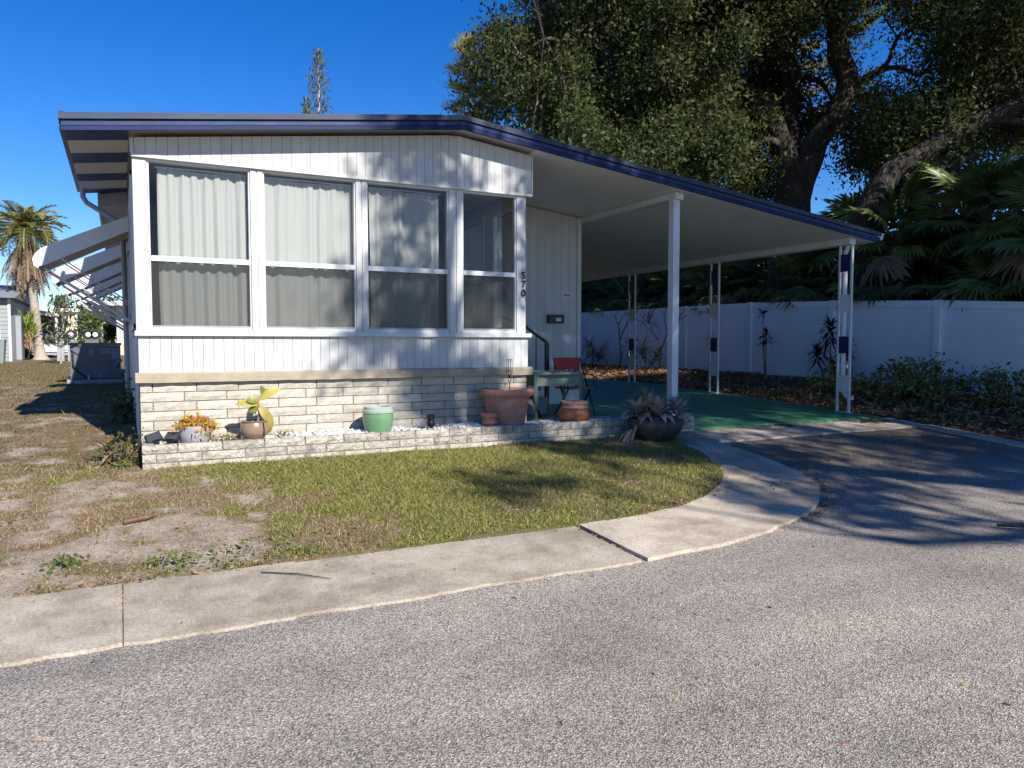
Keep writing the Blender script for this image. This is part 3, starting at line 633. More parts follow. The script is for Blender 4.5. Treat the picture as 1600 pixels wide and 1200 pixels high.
for k in range(3): box('step', M['concrete_pad'], st, 4.72, 5.75-.33*k, 9.95, 10.9, ground_z(0,9.95)+.03 if k == 0 else .47+.22*k, .47+.22*(k+1)-.004)
hr = MB().tube([(4.74,9.98,1.98),(5.35,9.98,1.77),(5.74,9.98,1.52),(5.78,9.98,1.46)], .022, 8).build('handrail', M['greenmetal'], st, True)
for x, zt, zb in ((5.08,1.86,.89),(5.36,1.76,.69),(5.56,1.63,.69)): MB().tube([(x,9.98,zb),(x,9.98,zt)], .009, 6).build('baluster', M['greenmetal'], st)
MB().box(5.72,5.775,9.955,10.005,.46,1.5).build('newel', M['greenmetal'], st)

# ------------------------------------------------------------------ awnings along the side
aw = root('awning', (.13,10.5,2.9), 'white clamshell window awning nearest the front corner', 'awning', 'awnings on the side wall')
prof = [(.112,3.07),(-.72,2.675),(-.82,2.62),(-.88,2.56),(-.908,2.49),(-.895,2.42),(-.85,2.385)]
inner = [(-.845,2.41),(-.875,2.43),(-.885,2.49),(-.86,2.545),(-.80,2.60),(-.71,2.645),(.112,3.035)]
MB().prism_y(prof+inner, 10.5, 11.22).build('canopy', M['awning'], aw)
side_ = [(.112,3.035),(-.71,2.645),(-.80,2.60),(-.86,2.545),(-.885,2.49),(-.875,2.43),(-.845,2.41),(-.78,2.43),(.112,2.885)]
MB().prism_y([(.108,3.028),(-.70,2.643),(-.70,2.625),(.108,3.01)], 10.518, 11.198).build('shaded_underside', M['awnshade'], aw)  # added panel with the shade under the canopy put into its colour
for yy in (10.503, 11.20): MB().prism_y(side_, yy, yy+.012).build('cheek', M['awning'], aw)
for yy in (10.56, 11.15): MB().tube([(-.80,yy,2.40),(.11,yy,1.78)], .012, 6).build('arm', M['alu'], aw)
for yy in (10.495, 11.225): MB().tube([(-.62,yy,2.52),(.11,yy,2.0)], .009, 6).build('brace', M['alu'], aw)
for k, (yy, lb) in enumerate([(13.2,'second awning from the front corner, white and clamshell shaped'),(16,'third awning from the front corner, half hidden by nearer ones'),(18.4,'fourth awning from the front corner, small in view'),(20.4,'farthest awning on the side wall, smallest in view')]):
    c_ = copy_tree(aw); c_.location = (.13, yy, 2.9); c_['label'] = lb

# ------------------------------------------------------------------ air conditioner
ac = root('air_conditioner', (-.5,20,.57), 'dark blue grey air conditioning cabinet on a pad beside the side wall', 'air conditioner')
box('pad', M['concrete_pad'], ac, -1.12, .02, 19.75, 21.1, .5, .68)
cb = box('cabinet', M['acmetal'], ac, -1.05, -.03, 19.85, 21.0, .70, 1.46)
box('top_cover', M['acmetal'], ac, -1.075, -.005, 19.825, 21.025, 1.463, 1.52)
box('access_panel', M['acmetal'], cb, -.66, -.22, 19.838, 19.848, .73, 1.40)
for b_ in ((-.67,-.58,1.24,1.38),(-.45,-.24,1.27,1.39),(-.22,-.05,1.14,1.40),(-.5,-.42,.73,.79)): box('label_plate', M['aclabel'], cb, b_[0], b_[1], 19.828, 19.836, b_[2], b_[3])
MB().tube([(-1.0,19.82,1.35),(-.99,19.8,1.0),(-.9,19.8,.85),(-.72,19.8,.72)], .02, 7).build('cable', M['black'], ac, True)
MB().tube([(-.69,19.8,.78),(-.69,19.79,.6),(-.78,19.76,.59),(-.95,19.76,.62)], .018, 7).build('drain_pipe', M['pvc'], ac, True)
MB().tube([(-.02,19.84,1.12),(-.1,19.76,1.05),(-.16,19.76,1.0),(-.12,19.78,.9),(-.03,19.8,.86)], .035, 8).build('conduit', M['aclabel'], ac, True)

# ------------------------------------------------------------------ planter
pl = root('planter', (3.5,8.0,.3), 'low edging planter of weathered grey blocks along the front of the home', 'planter')
ems = [brick_mesh(.395, .077, .1, 50+s, .008) for s in range(6)]
for q in ems: q.materials.append(M['edgebrick'])
core = box('mortar_core', M['mortar'], pl, .17, 6.9, 8.012, 8.09, .1, .50)
for j in range(4): course(core, ems, .15, 6.93, 8.0, .525-.088*(j+1)+.004, .09 if j % 2 == 0 else .28, .395, .014)
for j in range(4): course(core, ems, 8.105, 8.62, .158, .525-.088*(j+1)+.004, .2 if j % 2 else 0, .395, .01, R(90)) if False else box('end_block', M['edgebrick'], core, .152, .25, 8.105, 8.645, .525-.088*(j+1)+.004, .525-.088*j-.002)
for a, b_ in ((4.80,5.2),(5.21,5.62),(5.63,6.04),(6.05,6.46),(6.47,6.88)): box('back_block', M['edgebrick'], core, a, b_, 8.56, 8.64, .25, .50)
bed = MB(); n = 70
gx = np.linspace(.26, 6.88, n); gy = [8.09,8.2,8.3,8.4,8.5,8.648]
bed.add([(x,y,.455+.015*pn(x,y,3,1)+(.02 if .0 < x-1.5 < 3.5 else 0)) for y in gy for x in gx], [(j*n+i,j*n+i+1,(j+1)*n+i+1,(j+1)*n+i) for j in range(5) for i in range(n-1)])
bed.build('gravel_bed', M['gravelbed'], pl, True)
P = []
while len(P) < 5200:
    x = random.uniform(.3,6.85); y = random.uniform(8.09,8.63 if x < 4.75 else 8.55)
    if x < 1.3 and random.random() < .6: continue
    if x > 5.6 and random.random() < .35: continue
    P.append((x,y,.462+.015*pn(x,y,3,1)+(.02 if 1.5 < x < 5 else 0)+random.uniform(0,.03)*(1 if 1.5<x<3.9 else .5)))
P = np.array(P); k = len(P); octa = np.array([(1,0,0),(0,1,0),(-1,0,0),(0,-1,0),(0,0,1),(0,0,-1)],float)
tri = [(0,1,4),(1,2,4),(2,3,4),(3,0,4),(1,0,5),(2,1,5),(3,2,5),(0,3,5)]
vv = octa[None]*rng.uniform(.5,1.3,(k,6,1))*rng.uniform(.008,.02,(k,1,1))+rng.normal(size=(k,6,3))*.003+P[:,None]
me = bpy.data.meshes.new('marble_chips'); me.from_pydata([tuple(p) for p in vv.reshape(-1,3)], [], [(a+6*i,b_+6*i,c_+6*i) for i in range(k) for a,b_,c_ in tri])
tag(link('marble_chips', me, leafmat('marble_chip', [(.42,.41,.40),(.62,.62,.62),(.74,.74,.74),(.34,.31,.28)], .6, 0)), 'white marble chips filling the planter', 'gravel', kind='stuff')
# ------------------------------------------------------------------ pots
def pot(name, loc, prof, mat, label, soil_r=None, soil_z=None, n=32, cat='flower pot', wob=0):
    o = root(name, loc, label, cat)
    b_ = MB().lathe(prof, *loc, n=n, wob=wob).build('pot_body', mat, o, True)
    if soil_r: MB().lathe([(soil_r,soil_z-.02),(soil_r,soil_z),(soil_r*.5,soil_z+.008)], *loc, n=20).build('soil', M['soil'], o)
    return o
def leaf_mesh(L_, W_, bend=.3, seg=5, fold=.2, tipw=.0, name='leaf', shape=None):
    v = []; f = []
    for i in range(seg+1):
        t = i/seg; wd = W_*.5*((math.sin(math.pi*min(1,t*.9+.06))**.8) if shape is None else shape(t))
        a = bend*t; x = L_*(math.sin(a)/bend if bend else t); x = L_*t*math.cos(a*.6); z = -L_*t*math.sin(a*.6)*t
        v += [(x,-wd,z+fold*wd),(x,0,z),(x,wd,z+fold*wd)]
    for i in range(seg): f += [(3*i,3*i+3,3*i+4,3*i+1),(3*i+1,3*i+4,3*i+5,3*i+2)]
    me = bpy.data.meshes.new(name); me.from_pydata(v, [], f); me.update(); me.polygons.foreach_set('use_smooth', [True]*len(me.polygons)); return me

GZ = .47
# grey cracked pot with an orange leafed plant
p = pot('grey_pot', (.64,8.28,GZ), [(.10,0),(.125,.01),(.148,.07),(.152,.13),(.143,.19),(.13,.2),(.12,.19)], M['greypot'], 'round grey pot with dark branching lines and an orange leafed plant', .13, .185)
for k in range(7):
    a = -1.9+.28*k; pts = []; z = .015
    while z < .19:
        rr = .153*(1-.3*abs(z-.11)/.11*.6)+.001; pts.append((.64+rr*math.cos(a), 8.28+rr*math.sin(a), GZ+z)); z += .03; a += random.uniform(-.16,.16)
    MB().tube(pts, .0035, 5).build('vine_line', M['black'], p)
P = []
for _ in range(70):
    a = random.uniform(0,6.28); r = random.uniform(.02,.2); h = .30-.55*max(0,r-.09)+random.gauss(0,.02)
    for _ in range(15): P.append((.64+r*math.cos(a)+random.gauss(0,.022), 8.27+.75*r*math.sin(a)+random.gauss(0,.022), GZ+h-.06+random.gauss(0,.022)))
M['orangeleaf'] = leafmat('orange_leaf', [(.30,.09,.02),(.50,.22,.03),(.60,.36,.05),(.36,.30,.05),(.55,.28,.04)], .5, .3)
leaf_cloud('foliage', P, .042, .02, M['orangeleaf'], p, -.3)
for _ in range(16):
    a = random.uniform(0,6.28); MB().tube([(.64,8.27,GZ+.17),(.64+.08*math.cos(a),8.27+.06*math.sin(a),GZ+.24)], .004, 5).build('stem', M['twig'], p)
# small creeping plants in the gravel beside it
P = [(random.gauss(cx,.07),random.gauss(8.3,.05),GZ+random.uniform(.01,.09)) for cx in (.42,.88,1.0,1.55) for _ in range(90)]
tag(leaf_cloud('creeping_plant', P, .03, .018, leafmat('creeper_leaf', [(.08,.09,.03),(.2,.18,.06),(.3,.22,.08)], .5, .2)), 'low creeping leaves between the two left pots', 'plant', kind='stuff')
# brown glazed pot with a big yellow leafed plant
p = pot('brown_pot', (1.22,8.27,GZ), [(.13,0),(.135,.012),(.085,.02),(.095,.035),(.135,.08),(.148,.13),(.14,.18),(.13,.205),(.142,.225),(.135,.228),(.12,.205)], M['brownpot'], 'glossy brown urn pot with drip streak and a yellow leafed plant', .12, .2)
MB().tube([(1.29,8.143,GZ+.21),(1.297,8.133,GZ+.13),(1.295,8.146,GZ+.07)], .006, 6).build('glaze_drip', M['black'], p)
MB().tube([(1.25,8.27,GZ+.18),(1.27,8.26,GZ+.3),(1.26,8.25,GZ+.42),(1.3,8.25,GZ+.5)], [.014,.012,.009,.005], 7).build('stem', M['twig'], p, True)
lm = leaf_mesh(.25, .085, .5); lm.materials.append(objleaf('yellow_leaf', (.30,.31,.045), (.48,.40,.09), .4, .3))
lb = leaf_mesh(.2, .08, .7); lb.materials.append(objleaf('browned_leaf', (.36,.30,.05), (.50,.33,.14), .5, .25))
ld = leaf_mesh(.13, .075, .4); ld.materials.append(objleaf('olive_leaf', (.10,.14,.02), (.22,.24,.04), .4, .2))
for (x,z,me,rz,ry,rx) in [(1.27,.40,lm,180,-8,0),(1.28,.44,lm,-20,-38,20),(1.26,.43,ld,190,-10,0),(1.27,.36,lb,-30,50,0),(1.27,.47,lb,185,60,40),(1.27,.35,ld,170,5,0),(1.30,.36,lm,-25,62,20),(1.34,.26,lb,-40,80,0),(1.29,.5,ld,60,-50,0)]:
    place('leaf', me, p, (x,8.24,GZ+z), (R((60 if abs(rz) < 90 else -60)+rx*.5),R(ry),R(rz)), (.95,1.1,.95))
lk = leaf_mesh(.16,.05,.2); lk.materials.append(M['brownpot'])
place('dead_leaf', lk, p, (1.08,8.22,GZ+.02), (0,R(-75),R(20)))
# green glazed pot
p = pot('green_pot', (2.57,8.30,GZ-.01), [(.12,0),(.135,.01),(.155,.08),(.172,.17),(.175,.23),(.168,.262)], M['greenpot'], 'glossy green glazed pot with pale rim standing in the gravel', .14, .24)
MB().lathe([(.166,.255),(.178,.262),(.178,.29),(.165,.296),(.165,.325),(.158,.332),(.148,.325),(.148,.25)], 2.57,8.30,GZ-.01, n=32).build('rim', M['greenrim'], p, True)
# black solar path light shaped like a small totem
p = root('garden_light', (3.19,8.25,GZ), 'small black solar garden light standing in the white gravel', 'garden light')
MB().lathe([(.03,0),(.045,.01),(.03,.035),(.022,.05),(.042,.075),(.05,.10),(.042,.125),(.03,.14)], 3.19,8.25,GZ, n=18).build('base', M['black'], p, True)
MB().lathe([(.035,.145),(.045,.15),(.045,.20),(.035,.205)], 3.19,8.25,GZ, n=12).build('head', M['black'], p)
# terracotta pots
p = pot('small_terracotta_pot', (3.93,8.20,GZ), [(.062,0),(.065,.008),(.08,.10),(.092,.15),(.108,.155),(.110,.20),(.102,.203),(.09,.19)], M['terracotta2'], 'small red terracotta pot leaning against the large one', .088, .17)
MB().lathe([(.086,.06),(.094,.068),(.094,.1),(.089,.108)], 3.93,8.20,GZ, n=28, wob=.02).build('band', M['terracotta2'], p, True)
p = pot('large_terracotta_pot', (4.24,8.36,GZ-.01), [(.21,0),(.215,.012),(.245,.16),(.252,.165),(.254,.18),(.248,.186),(.285,.36),(.295,.395),(.335,.40),(.352,.42),(.355,.45),(.345,.475),(.322,.485),(.30,.475),(.29,.40)], M['terracotta'], 'large pink terracotta planter pot with a thick rolled rim', .29, .41, 48)
o = root('garden_fork', (4.27,8.34,GZ+.38), 'dark wire garden ornament standing up out of the large terracotta pot', 'garden ornament')
MB().tube([(4.27,8.34,GZ+.38),(4.27,8.34,GZ+.56)], .006, 6).build('stake', M['steel'], o)
MB().tube([(4.27+.022*math.cos(a),8.34,GZ+.585+.022*math.sin(a)) for a in np.linspace(0,6.28,14)], .005, 5).build('ring', M['steel'], o)
for s in (-1,-.33,.33,1):
    MB().tube([(4.27,8.34,GZ+.605),(4.27+s*.036,8.34,GZ+.67),(4.27+s*.036,8.34,GZ+.84)], .004, 5).build('tine', M['steel'], o)
for zz in (.69,.83): MB().tube([(4.235,8.34,GZ+zz),(4.305,8.34,GZ+zz)], .0035, 5).build('cross_wire', M['steel'], o)
p = pot('orange_pot', (5.20,8.30,GZ-.01), [(.12,0),(.15,.02),(.195,.08),(.212,.13),(.20,.18),(.175,.205)], M['orange'], 'rounded orange clay pot with a rough ragged rim', .15, .24, 36)
MB().lathe([(.174,.20),(.19,.215),(.18,.225),(.165,.24),(.17,.27),(.178,.275),(.176,.30),(.16,.302),(.15,.28),(.15,.2)], 5.20,8.30,GZ-.01, n=36, wob=.03).build('rim', M['rim'], p, True)
bl = MB().lathe([(.012,0),(.035,.012),(.046,.04),(.04,.068),(.02,.084)], 3.76,8.2,GZ, n=16).build('glass_ball', M['blueglass'], None, True); tag(bl, 'small blue glass ball beside the small terracotta pot', 'ornament')
# solar spot lights at the left end
for q, (x, y, rz, lb_) in enumerate([(.26,8.24,.3,'solar spot light with a tilted flat panel at the left end of the planter'),(.43,8.26,-.5,'solar spot light turned sideways, next to the grey pot')]):
    o = root('solar_light', (x,y,GZ), lb_, 'garden light', 'solar spot lights')
    MB().tube([(x,y,GZ-.02),(x,y,GZ+.06)], .008, 6).build('stake', M['black'], o)
    c_, s_ = math.cos(rz), math.sin(rz)
    def rb(x0,x1,y0,y1,z0,z1,tilt,name,mat):
        m_ = MB().box(x0,x1,y0,y1,z0,z1); m_.v = [(x+(a*c_-b2*s_), y+(a*s_+b2*c_), GZ+zz+tilt*b2+.25*a*(q == 0)) for a,b2,zz in m_.v]; m_.build(name, mat, o)
    rb(-.07,.07,-.05,.05,.10,.112,.6,'solar_panel',M['darkglass']); rb(-.075,.075,-.055,.055,.088,.098,.6,'case',M['black']); rb(-.035,.035,-.05,.03,.03,.085,0,'lamp_head',M['black'])

# agave bowl in front of the planter
ax, ay = 6.02, 7.68; az = ground_z(ax,ay)
p = pot('bowl_planter', (ax,ay,az), [(.17,0),(.22,.02),(.30,.09),(.345,.17),(.355,.22),(.34,.27),(.325,.285),(.30,.28),(.29,.24)], M['darkpot'], 'wide dark clay bowl full of purple grey agave rosettes', .30, .25, 36)
al = [leaf_mesh(.36, .15, b_, 6, .3, shape=lambda t: max(.04,(1-t)**.7*(.75+.9*t))) for b_ in (.2,.45,.75)]
M['agave'] = objleaf('agave_leaf', (.22,.17,.155), (.42,.33,.30), .5, .1); M['agdead'] = objleaf('dried_agave_leaf', (.34,.22,.16), (.5,.38,.29), .7, .1)
for me in al: me.materials.append(M['agave'])
dm = leaf_mesh(.30,.07,1.2,6,.3); dm.materials.append(M['agdead'])
for cx, cy, cz, nn, sc in ((-.08,-.14,.34,26,1.0),(.27,-.08,.36,20,.85),(-.26,.02,.36,16,.9),(.08,.14,.38,16,.9)):
    for k in range(nn):
        t = k/nn; a = k*2.4+random.uniform(-.2,.2); el = 72*t+random.uniform(-8,8)+4
        place('leaf', random.choice(al) if t > .35 else al[2], p, (ax+cx,ay+cy,az+cz-.03+.05*t), (0,R(-el),a), (sc*(1-.3*t),)*3)
    for k in range(4): place('dry_leaf', dm, p, (ax+cx,ay+cy,az+cz-.03), (0,R(random.uniform(5,25)),random.uniform(-2.6,.0)), (sc*.8,)*3)
for k in range(8):
    a = random.uniform(2.6,4.0); place('dry_leaf', dm, p, (ax-.36+random.uniform(-.05,.05),ay-.02+random.uniform(-.1,.1),az+.16-.02*k), (0,R(30),a))
MB().tube([(ax-.3,ay-.05,az+.27),(ax-.38,ay-.07,az+.14),(ax-.46,ay-.12,az+.03)], [.02,.02,.014], 6).build('trailing_stem', M['twig'], p, True)
gm = leaf_mesh(.30,.012,.9,5,.1); gm.materials.append(objleaf('spiky_leaf', (.12,.16,.03), (.3,.3,.09), .5, .2))
for k in range(26): place('spiky_leaf', gm, p, (ax-.13,ay+.05,az+.58+.03*random.random()), (0,R(random.uniform(-80,35)),random.uniform(0,6.28)))
MB().tube([(ax-.13,ay+.05,az+.3),(ax-.13,ay+.05,az+.62)], .01, 6).build('spiky_stem', M['twig'], p); MB().tube([(ax+.02,ay+.1,az+.3),(ax+.03,ay+.1,az+.66)], .008, 6).build('bare_stem', M['twig'], p)

# green table and chairs
tz = ground_z(0,9)+.035
t_ = root('garden_table', (5.24,9.0,tz), 'sage green painted side table with a drawer apron and lower shelf', 'table')
top = []
for k in range(40):
    a = 2*math.pi*k/40; cx, sy = math.cos(a), math.sin(a)
    top.append((5.24+.42*abs(cx)**.5*(1 if cx > 0 else -1), 9.0+.30*abs(sy)**.6*(1 if sy > 0 else -1)))
mb = MB(); n = 40
for z in (tz+.70,tz+.722): mb.v += [(x,y,z) for x,y in top]
mb.v += [(5.24+(x-5.24)*.97, 9+(y-9)*.97, tz+.735) for x,y in top]
mb.f = [(i,(i+1)%n,(i+1)%n+n,i+n) for i in range(n)]+[(i+n,(i+1)%n+n,(i+1)%n+2*n,i+2*n) for i in range(n)]+[tuple(range(2*n,3*n)), tuple(range(n-1,-1,-1))]
mb.build('table_top', M['sage'], t_)
ap = MB()
for b_ in ((4.90,5.58,8.77,8.79),(4.90,5.58,9.21,9.23),(4.88,4.90,8.77,9.23),(5.58,5.60,8.77,9.23)): ap.box(*b_, tz+.55, tz+.699)
ap.build('apron', M['sage'], t_)
for x, y in ((4.865,8.755),(5.565,8.755),(4.865,9.2),(5.565,9.2)):
    MB().tube([(x+.025,y+.02,tz),(x+.025,y+.02,tz+.5),(x+.025,y+.02,tz+.7)], [.018,.027,.03], 4).build('leg', M['sage'], t_)
box('shelf', M['sage'], t_, 4.86, 5.58, 8.80, 9.2, tz+.06, tz+.085)
cl = MB(); n = 12
for j in range(n):
    for i in range(n):
        a, b_ = i/(n-1), j/(n-1); cl.v.append((5.55+.16*min(1,a*1.2), 8.82+.3*b_+.02*math.sin(9*a), tz+.745-max(0,a-.3)*.36+.012*math.sin(12*b_+5*a)))
cl.f = [(j*n+i,j*n+i+1,(j+1)*n+i+1,(j+1)*n+i) for j in range(n-1) for i in range(n-1)]
tag(cl.build('plastic_cover', clothmat('grey_plastic', (.35,.38,.38), .2), None, True), 'crumpled grey plastic sheet hanging over the end of the green table', 'cover')
def chair(loc, rz, label):
    o = root('folding_chair', loc, label, 'chair', 'red folding chairs by the table'); x, y, z = loc
    def L2(m_, nm, mt): m_.v = [(x+(a*math.cos(rz)-b_*math.sin(rz)), y+(a*math.sin(rz)+b_*math.cos(rz)), z+c_) for a,b_,c_ in m_.v]; m_.build(nm, mt, o)
    L2(MB().box(-.22,.22,-.2,.2,.40,.425), 'seat', M['red']); L2(MB().box(-.225,.225,.2,.215,.57,.86), 'backrest', M['red'])
    for s in (-1,1):
        L2(MB().tube([(s*.235,-.22,0),(s*.235,.215,.85)], .012, 6), 'leg', M['black']); L2(MB().tube([(s*.195,.24,0),(s*.195,-.17,.41)], .012, 6), 'leg', M['black'])
        L2(MB().tube([(s*.23,.12,.62),(s*.23,-.18,.60),(s*.23,-.2,.42)], .011, 6), 'arm', M['black'])
cz = ground_z(0,9.9)+.035
chair((6.0,9.6,cz), R(0), 'red metal folding chair standing to the right of the green table')
chair((5.1,9.62,cz), R(90), 'red metal chair mostly hidden behind the green table')
# ------------------------------------------------------------------ fence
fence = root('vinyl_fence', (14.3,14,.6), 'long white vinyl privacy fence along the right side of the plot', 'fence')
py = [4.4,6.9,9.4,11.9,14.4,16.9,19.4,21.9,24.4,26.9]
for k, yy in enumerate(py):
    gz = ground_z(14.3,yy); tp = 1.822+gz
    MB().box(14.235,14.365,yy-.065,yy+.065,gz-.2,tp+.01).build('post', M['fence'], fence)
    MB().add([(14.225,yy-.075,tp+.011),(14.375,yy-.075,tp+.011),(14.375,yy+.075,tp+.011),(14.225,yy+.075,tp+.011),(14.3,yy,tp+.018)], [(0,1,4),(1,2,4),(2,3,4),(3,0,4),(3,2,1,0)]).build('post_cap', M['fence'], fence)
for a, b_ in zip(py, py[1:]):
    y0, y1 = a+.067, b_-.067; za, zb = ground_z(14.3,a), ground_z(14.3,b_); z0 = (za+zb)/2
    def rail(nm, hx, lo, hi): MB().add([(14.3+sx*hx, yv, zz+dz) for yv, zz in ((y0,za),(y1,zb)) for dz in (lo,hi) for sx in (-1,1)], [(0,2,6,4),(1,5,7,3),(2,3,7,6),(0,4,5,1),(0,1,3,2),(4,6,7,5)]).build(nm, M['fence'], fence)
    rail('top_rail', .035, 1.68, 1.82); rail('bottom_rail', .035, -.05, .10); rail('panel', .010, .10, 1.68)

# ------------------------------------------------------------------ palmettos behind the fence
M['fan'] = [objleaf('palmetto_frond_a', (.03,.055,.018), (.08,.12,.03), .4, .25), objleaf('palmetto_frond_b', (.05,.085,.022), (.15,.19,.05), .4, .3), objleaf('dead_frond', (.10,.07,.035), (.22,.15,.08), .7, .1)]
def fan_mesh(R_, n, droop, mat, seed):
    r = random.Random(seed); v = []; f = []
    for k in range(n):
        a = -2.1+4.2*k/(n-1); L_ = R_*(.75+.25*math.cos(a*.7))*r.uniform(.85,1.05); da = 4.2/n*.62
        def pt(s, b_, dz=0): return (s*L_*math.cos(b_), s*L_*math.sin(b_), dz-droop*L_*s*s*(.6+.4*r.random()))
        i = len(v)
        v += [(0,0,0), pt(.5,a-da,.0), pt(.5,a,.035*R_), pt(.5,a+da,.0), pt(.8,a-da*.45), pt(.8,a+da*.45), pt(1.0,a,-.05*r.random())]
        f += [(i,i+1,i+2),(i,i+2,i+3),(i+1,i+4,i+5,i+2),(i+2,i+5,i+3),(i+4,i+6,i+5)]
    # petiole, running back from the hub
    i = len(v); v += [(0,.012,0),(0,-.012,0),(-R_*1.1,-.015,-.12*R_),(-R_*1.1,.015,-.12*R_),(0,0,-.02),(-R_*1.1,0,-.12*R_-.025)]
    f += [(i,i+1,i+2,i+3),(i+1,i+4,i+5,i+2),(i+4,i,i+3,i+5)]
    me = bpy.data.meshes.new('frond'); me.from_pydata(v, [], f); me.update(); me.materials.append(mat); return me
FAN = [fan_mesh(.8,26,.15,M['fan'][0],1), fan_mesh(.85,28,.3,M['fan'][0],2), fan_mesh(.8,26,.22,M['fan'][1],3), fan_mesh(.75,24,.5,M['fan'][1],4)]
DEAD = fan_mesh(.75,20,.9,M['fan'][2],6)
def palmetto(x, y, h, n, sc, label):
    gz = ground_z(x,y); o = root('fan_palm', (x,y,gz), label, 'palm', 'fan palms behind the fence')
    MB().tube([(x,y,gz-.1),(x+.05,y,gz+h*.5),(x+.02,y+.04,gz+h)], [.17,.15,.13], 9).build('trunk', M['palmbark'], o, True)
    for k in range(n):
        t = k/n; a = k*2.4+random.uniform(-.3,.3); el = R(82-125*t+random.uniform(-10,10)); L_ = sc*random.uniform(.8,1.15)*(.78 if math.cos(a) < -.2 else 1)
        el = max(el, R(-18)) if math.cos(a) < -.2 else el; d = Vector((math.cos(a)*math.cos(el), math.sin(a)*math.cos(el), math.sin(el))); hub = Vector((x,y,gz+h))+d*.9*L_
        place('frond', random.choice(FAN) if t < .9 else DEAD, o, hub, (random.uniform(-.3,.3), -el+R(12), a), (L_,)*3)
    return o
def hanging(o, x, y):
    for _ in range(4):
        yy = y+random.uniform(-.8,.8); zz = ground_z(14.3,yy)+1.83+random.uniform(.12,.4)
        place('frond', random.choice((FAN[3],FAN[3],FAN[1],DEAD)), o, (14.75+random.uniform(-.1,.15),yy,zz), (random.uniform(-.4,.4),R(random.uniform(-5,22)),math.pi+random.uniform(-.6,.6)), (random.uniform(.65,.95),)*3)
specs = [(15.0,8.1,2.6,26,1.15,'tall fan palm at the right edge behind the white fence'),(15.6,9.6,3.0,28,1.2,'tallest fan palm above the fence, its fronds against the sky'),(15.1,11.2,2.7,26,1.15,'dark fan palm just right of the carport roof corner'),
         (15.7,12.6,3.0,26,1.15,'fan palm behind the carport roof corner, fronds rising above it'),(14.95,13.8,1.9,24,1.0,'fan palm drooping over the fence between the two right posts'),(15.5,15.6,2.2,24,1.1,'fan palm over the fence seen through the decorative posts'),
         (14.95,17.0,1.8,24,1.05,'bright fan palm over the fence right of the plain square post'),(15.3,19.0,2.0,24,1.1,'fan palm over the fence left of the plain square post'),(15.0,21.2,1.7,22,1.05,'fan palm over the fence near the storage room'),
         (14.95,9.0,1.5,20,.95,'low fan palm hanging down over the fence front'),(15.0,23.5,2.0,22,1.1,'farthest fan palm at the end of the fence'),(15.9,7.0,2.4,24,1.1,'fan palm cut by the right edge of the picture')]
for s_ in specs: hanging(palmetto(s_[0]+.45, s_[1], s_[2]+.35, *s_[3:]), s_[0], s_[1])
# undergrowth mass behind them
P = []
for _ in range(620):
    cx, cy = random.uniform(16.6,20), random.uniform(4,31); cz_ = random.uniform(.6,4.3)
    P += [(random.gauss(cx,.35),random.gauss(cy,.35),max(.4,random.gauss(cz_,.35))) for _ in range(95)]
for _ in range(260):
    cx, cy = random.uniform(15.7,17.2), random.uniform(5,27); cz_ = random.uniform(.8,2.9)
    P += [(random.gauss(cx,.3),random.gauss(cy,.35),max(.4,random.gauss(cz_,.3))) for _ in range(95)]
P = [q for q in P if q[0] > 14.9]
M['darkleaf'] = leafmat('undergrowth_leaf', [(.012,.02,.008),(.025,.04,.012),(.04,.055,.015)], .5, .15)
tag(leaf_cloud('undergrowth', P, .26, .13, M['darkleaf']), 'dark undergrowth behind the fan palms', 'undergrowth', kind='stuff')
P = []
for _ in range(170):
    cx, cy = random.uniform(4,16), random.uniform(25.5,28); cz_ = random.uniform(.5,4.2)
    P += [(random.gauss(cx,.35),random.gauss(cy,.35),max(.4,random.gauss(cz_,.35))) for _ in range(95)]
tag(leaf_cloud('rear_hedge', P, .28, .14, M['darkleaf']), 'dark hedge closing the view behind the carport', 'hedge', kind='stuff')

# ------------------------------------------------------------------ plants in the bed
M['ti'] = leafmat('dark_red_strap_leaf', [(.03,.012,.016),(.07,.02,.028),(.12,.035,.04),(.05,.03,.025)], .4, .2)
M['yuc'] = leafmat('dark_green_strap_leaf', [(.02,.035,.012),(.04,.06,.02),(.07,.085,.03)], .45, .2)
def straps(mb, c, n, L_, W_, lo, hi, seg=4, rnd=random):
    for k in range(n):
        a = k*2.4+rnd.uniform(-.3,.3); el = R(rnd.uniform(lo,hi)); l = L_*rnd.uniform(.7,1.15); side_ = Vector((-math.sin(a),math.cos(a),0)); p = Vector(c); i = len(mb.v)
        for j in range(seg+1):
            t = j/seg; wd = W_*.5*max(.06,math.sin(math.pi*(.12+.85*t)))
            mb.v += [tuple(p-side_*wd), tuple(p+side_*wd)]
            p = p+Vector((math.cos(a)*math.cos(el),math.sin(a)*math.cos(el),math.sin(el)))*l/seg; el -= R(rnd.uniform(10,24))
        mb.f += [(i+2*j,i+2*j+1,i+2*j+3,i+2*j+2) for j in range(seg)]
def strap_plant(name, x, y, stems, mat, label, cat, L_=.32, W_=.04, n=22, lo=-10, hi=75):
    gz = ground_z(x,y); o = root(name, (x,y,gz), label, cat)
    for dx, dy, h, whorls in stems:
        top = (x+dx, y+dy, gz+h); MB().tube([(x+dx*.2,y+dy*.2,gz-.05),(x+dx*.7,y+dy*.7,gz+h*.5),top], [.018,.015,.012], 6).build('stem', M['twig'], o, True)
        mb = MB()
        for q in range(whorls): straps(mb, (top[0]-dx*.3*q/max(1,whorls), top[1], top[2]-q*.11), n//(1+q//2), L_, W_, lo-12*q, hi-14*q)
        mb.build('leaf_rosette', mat, o)
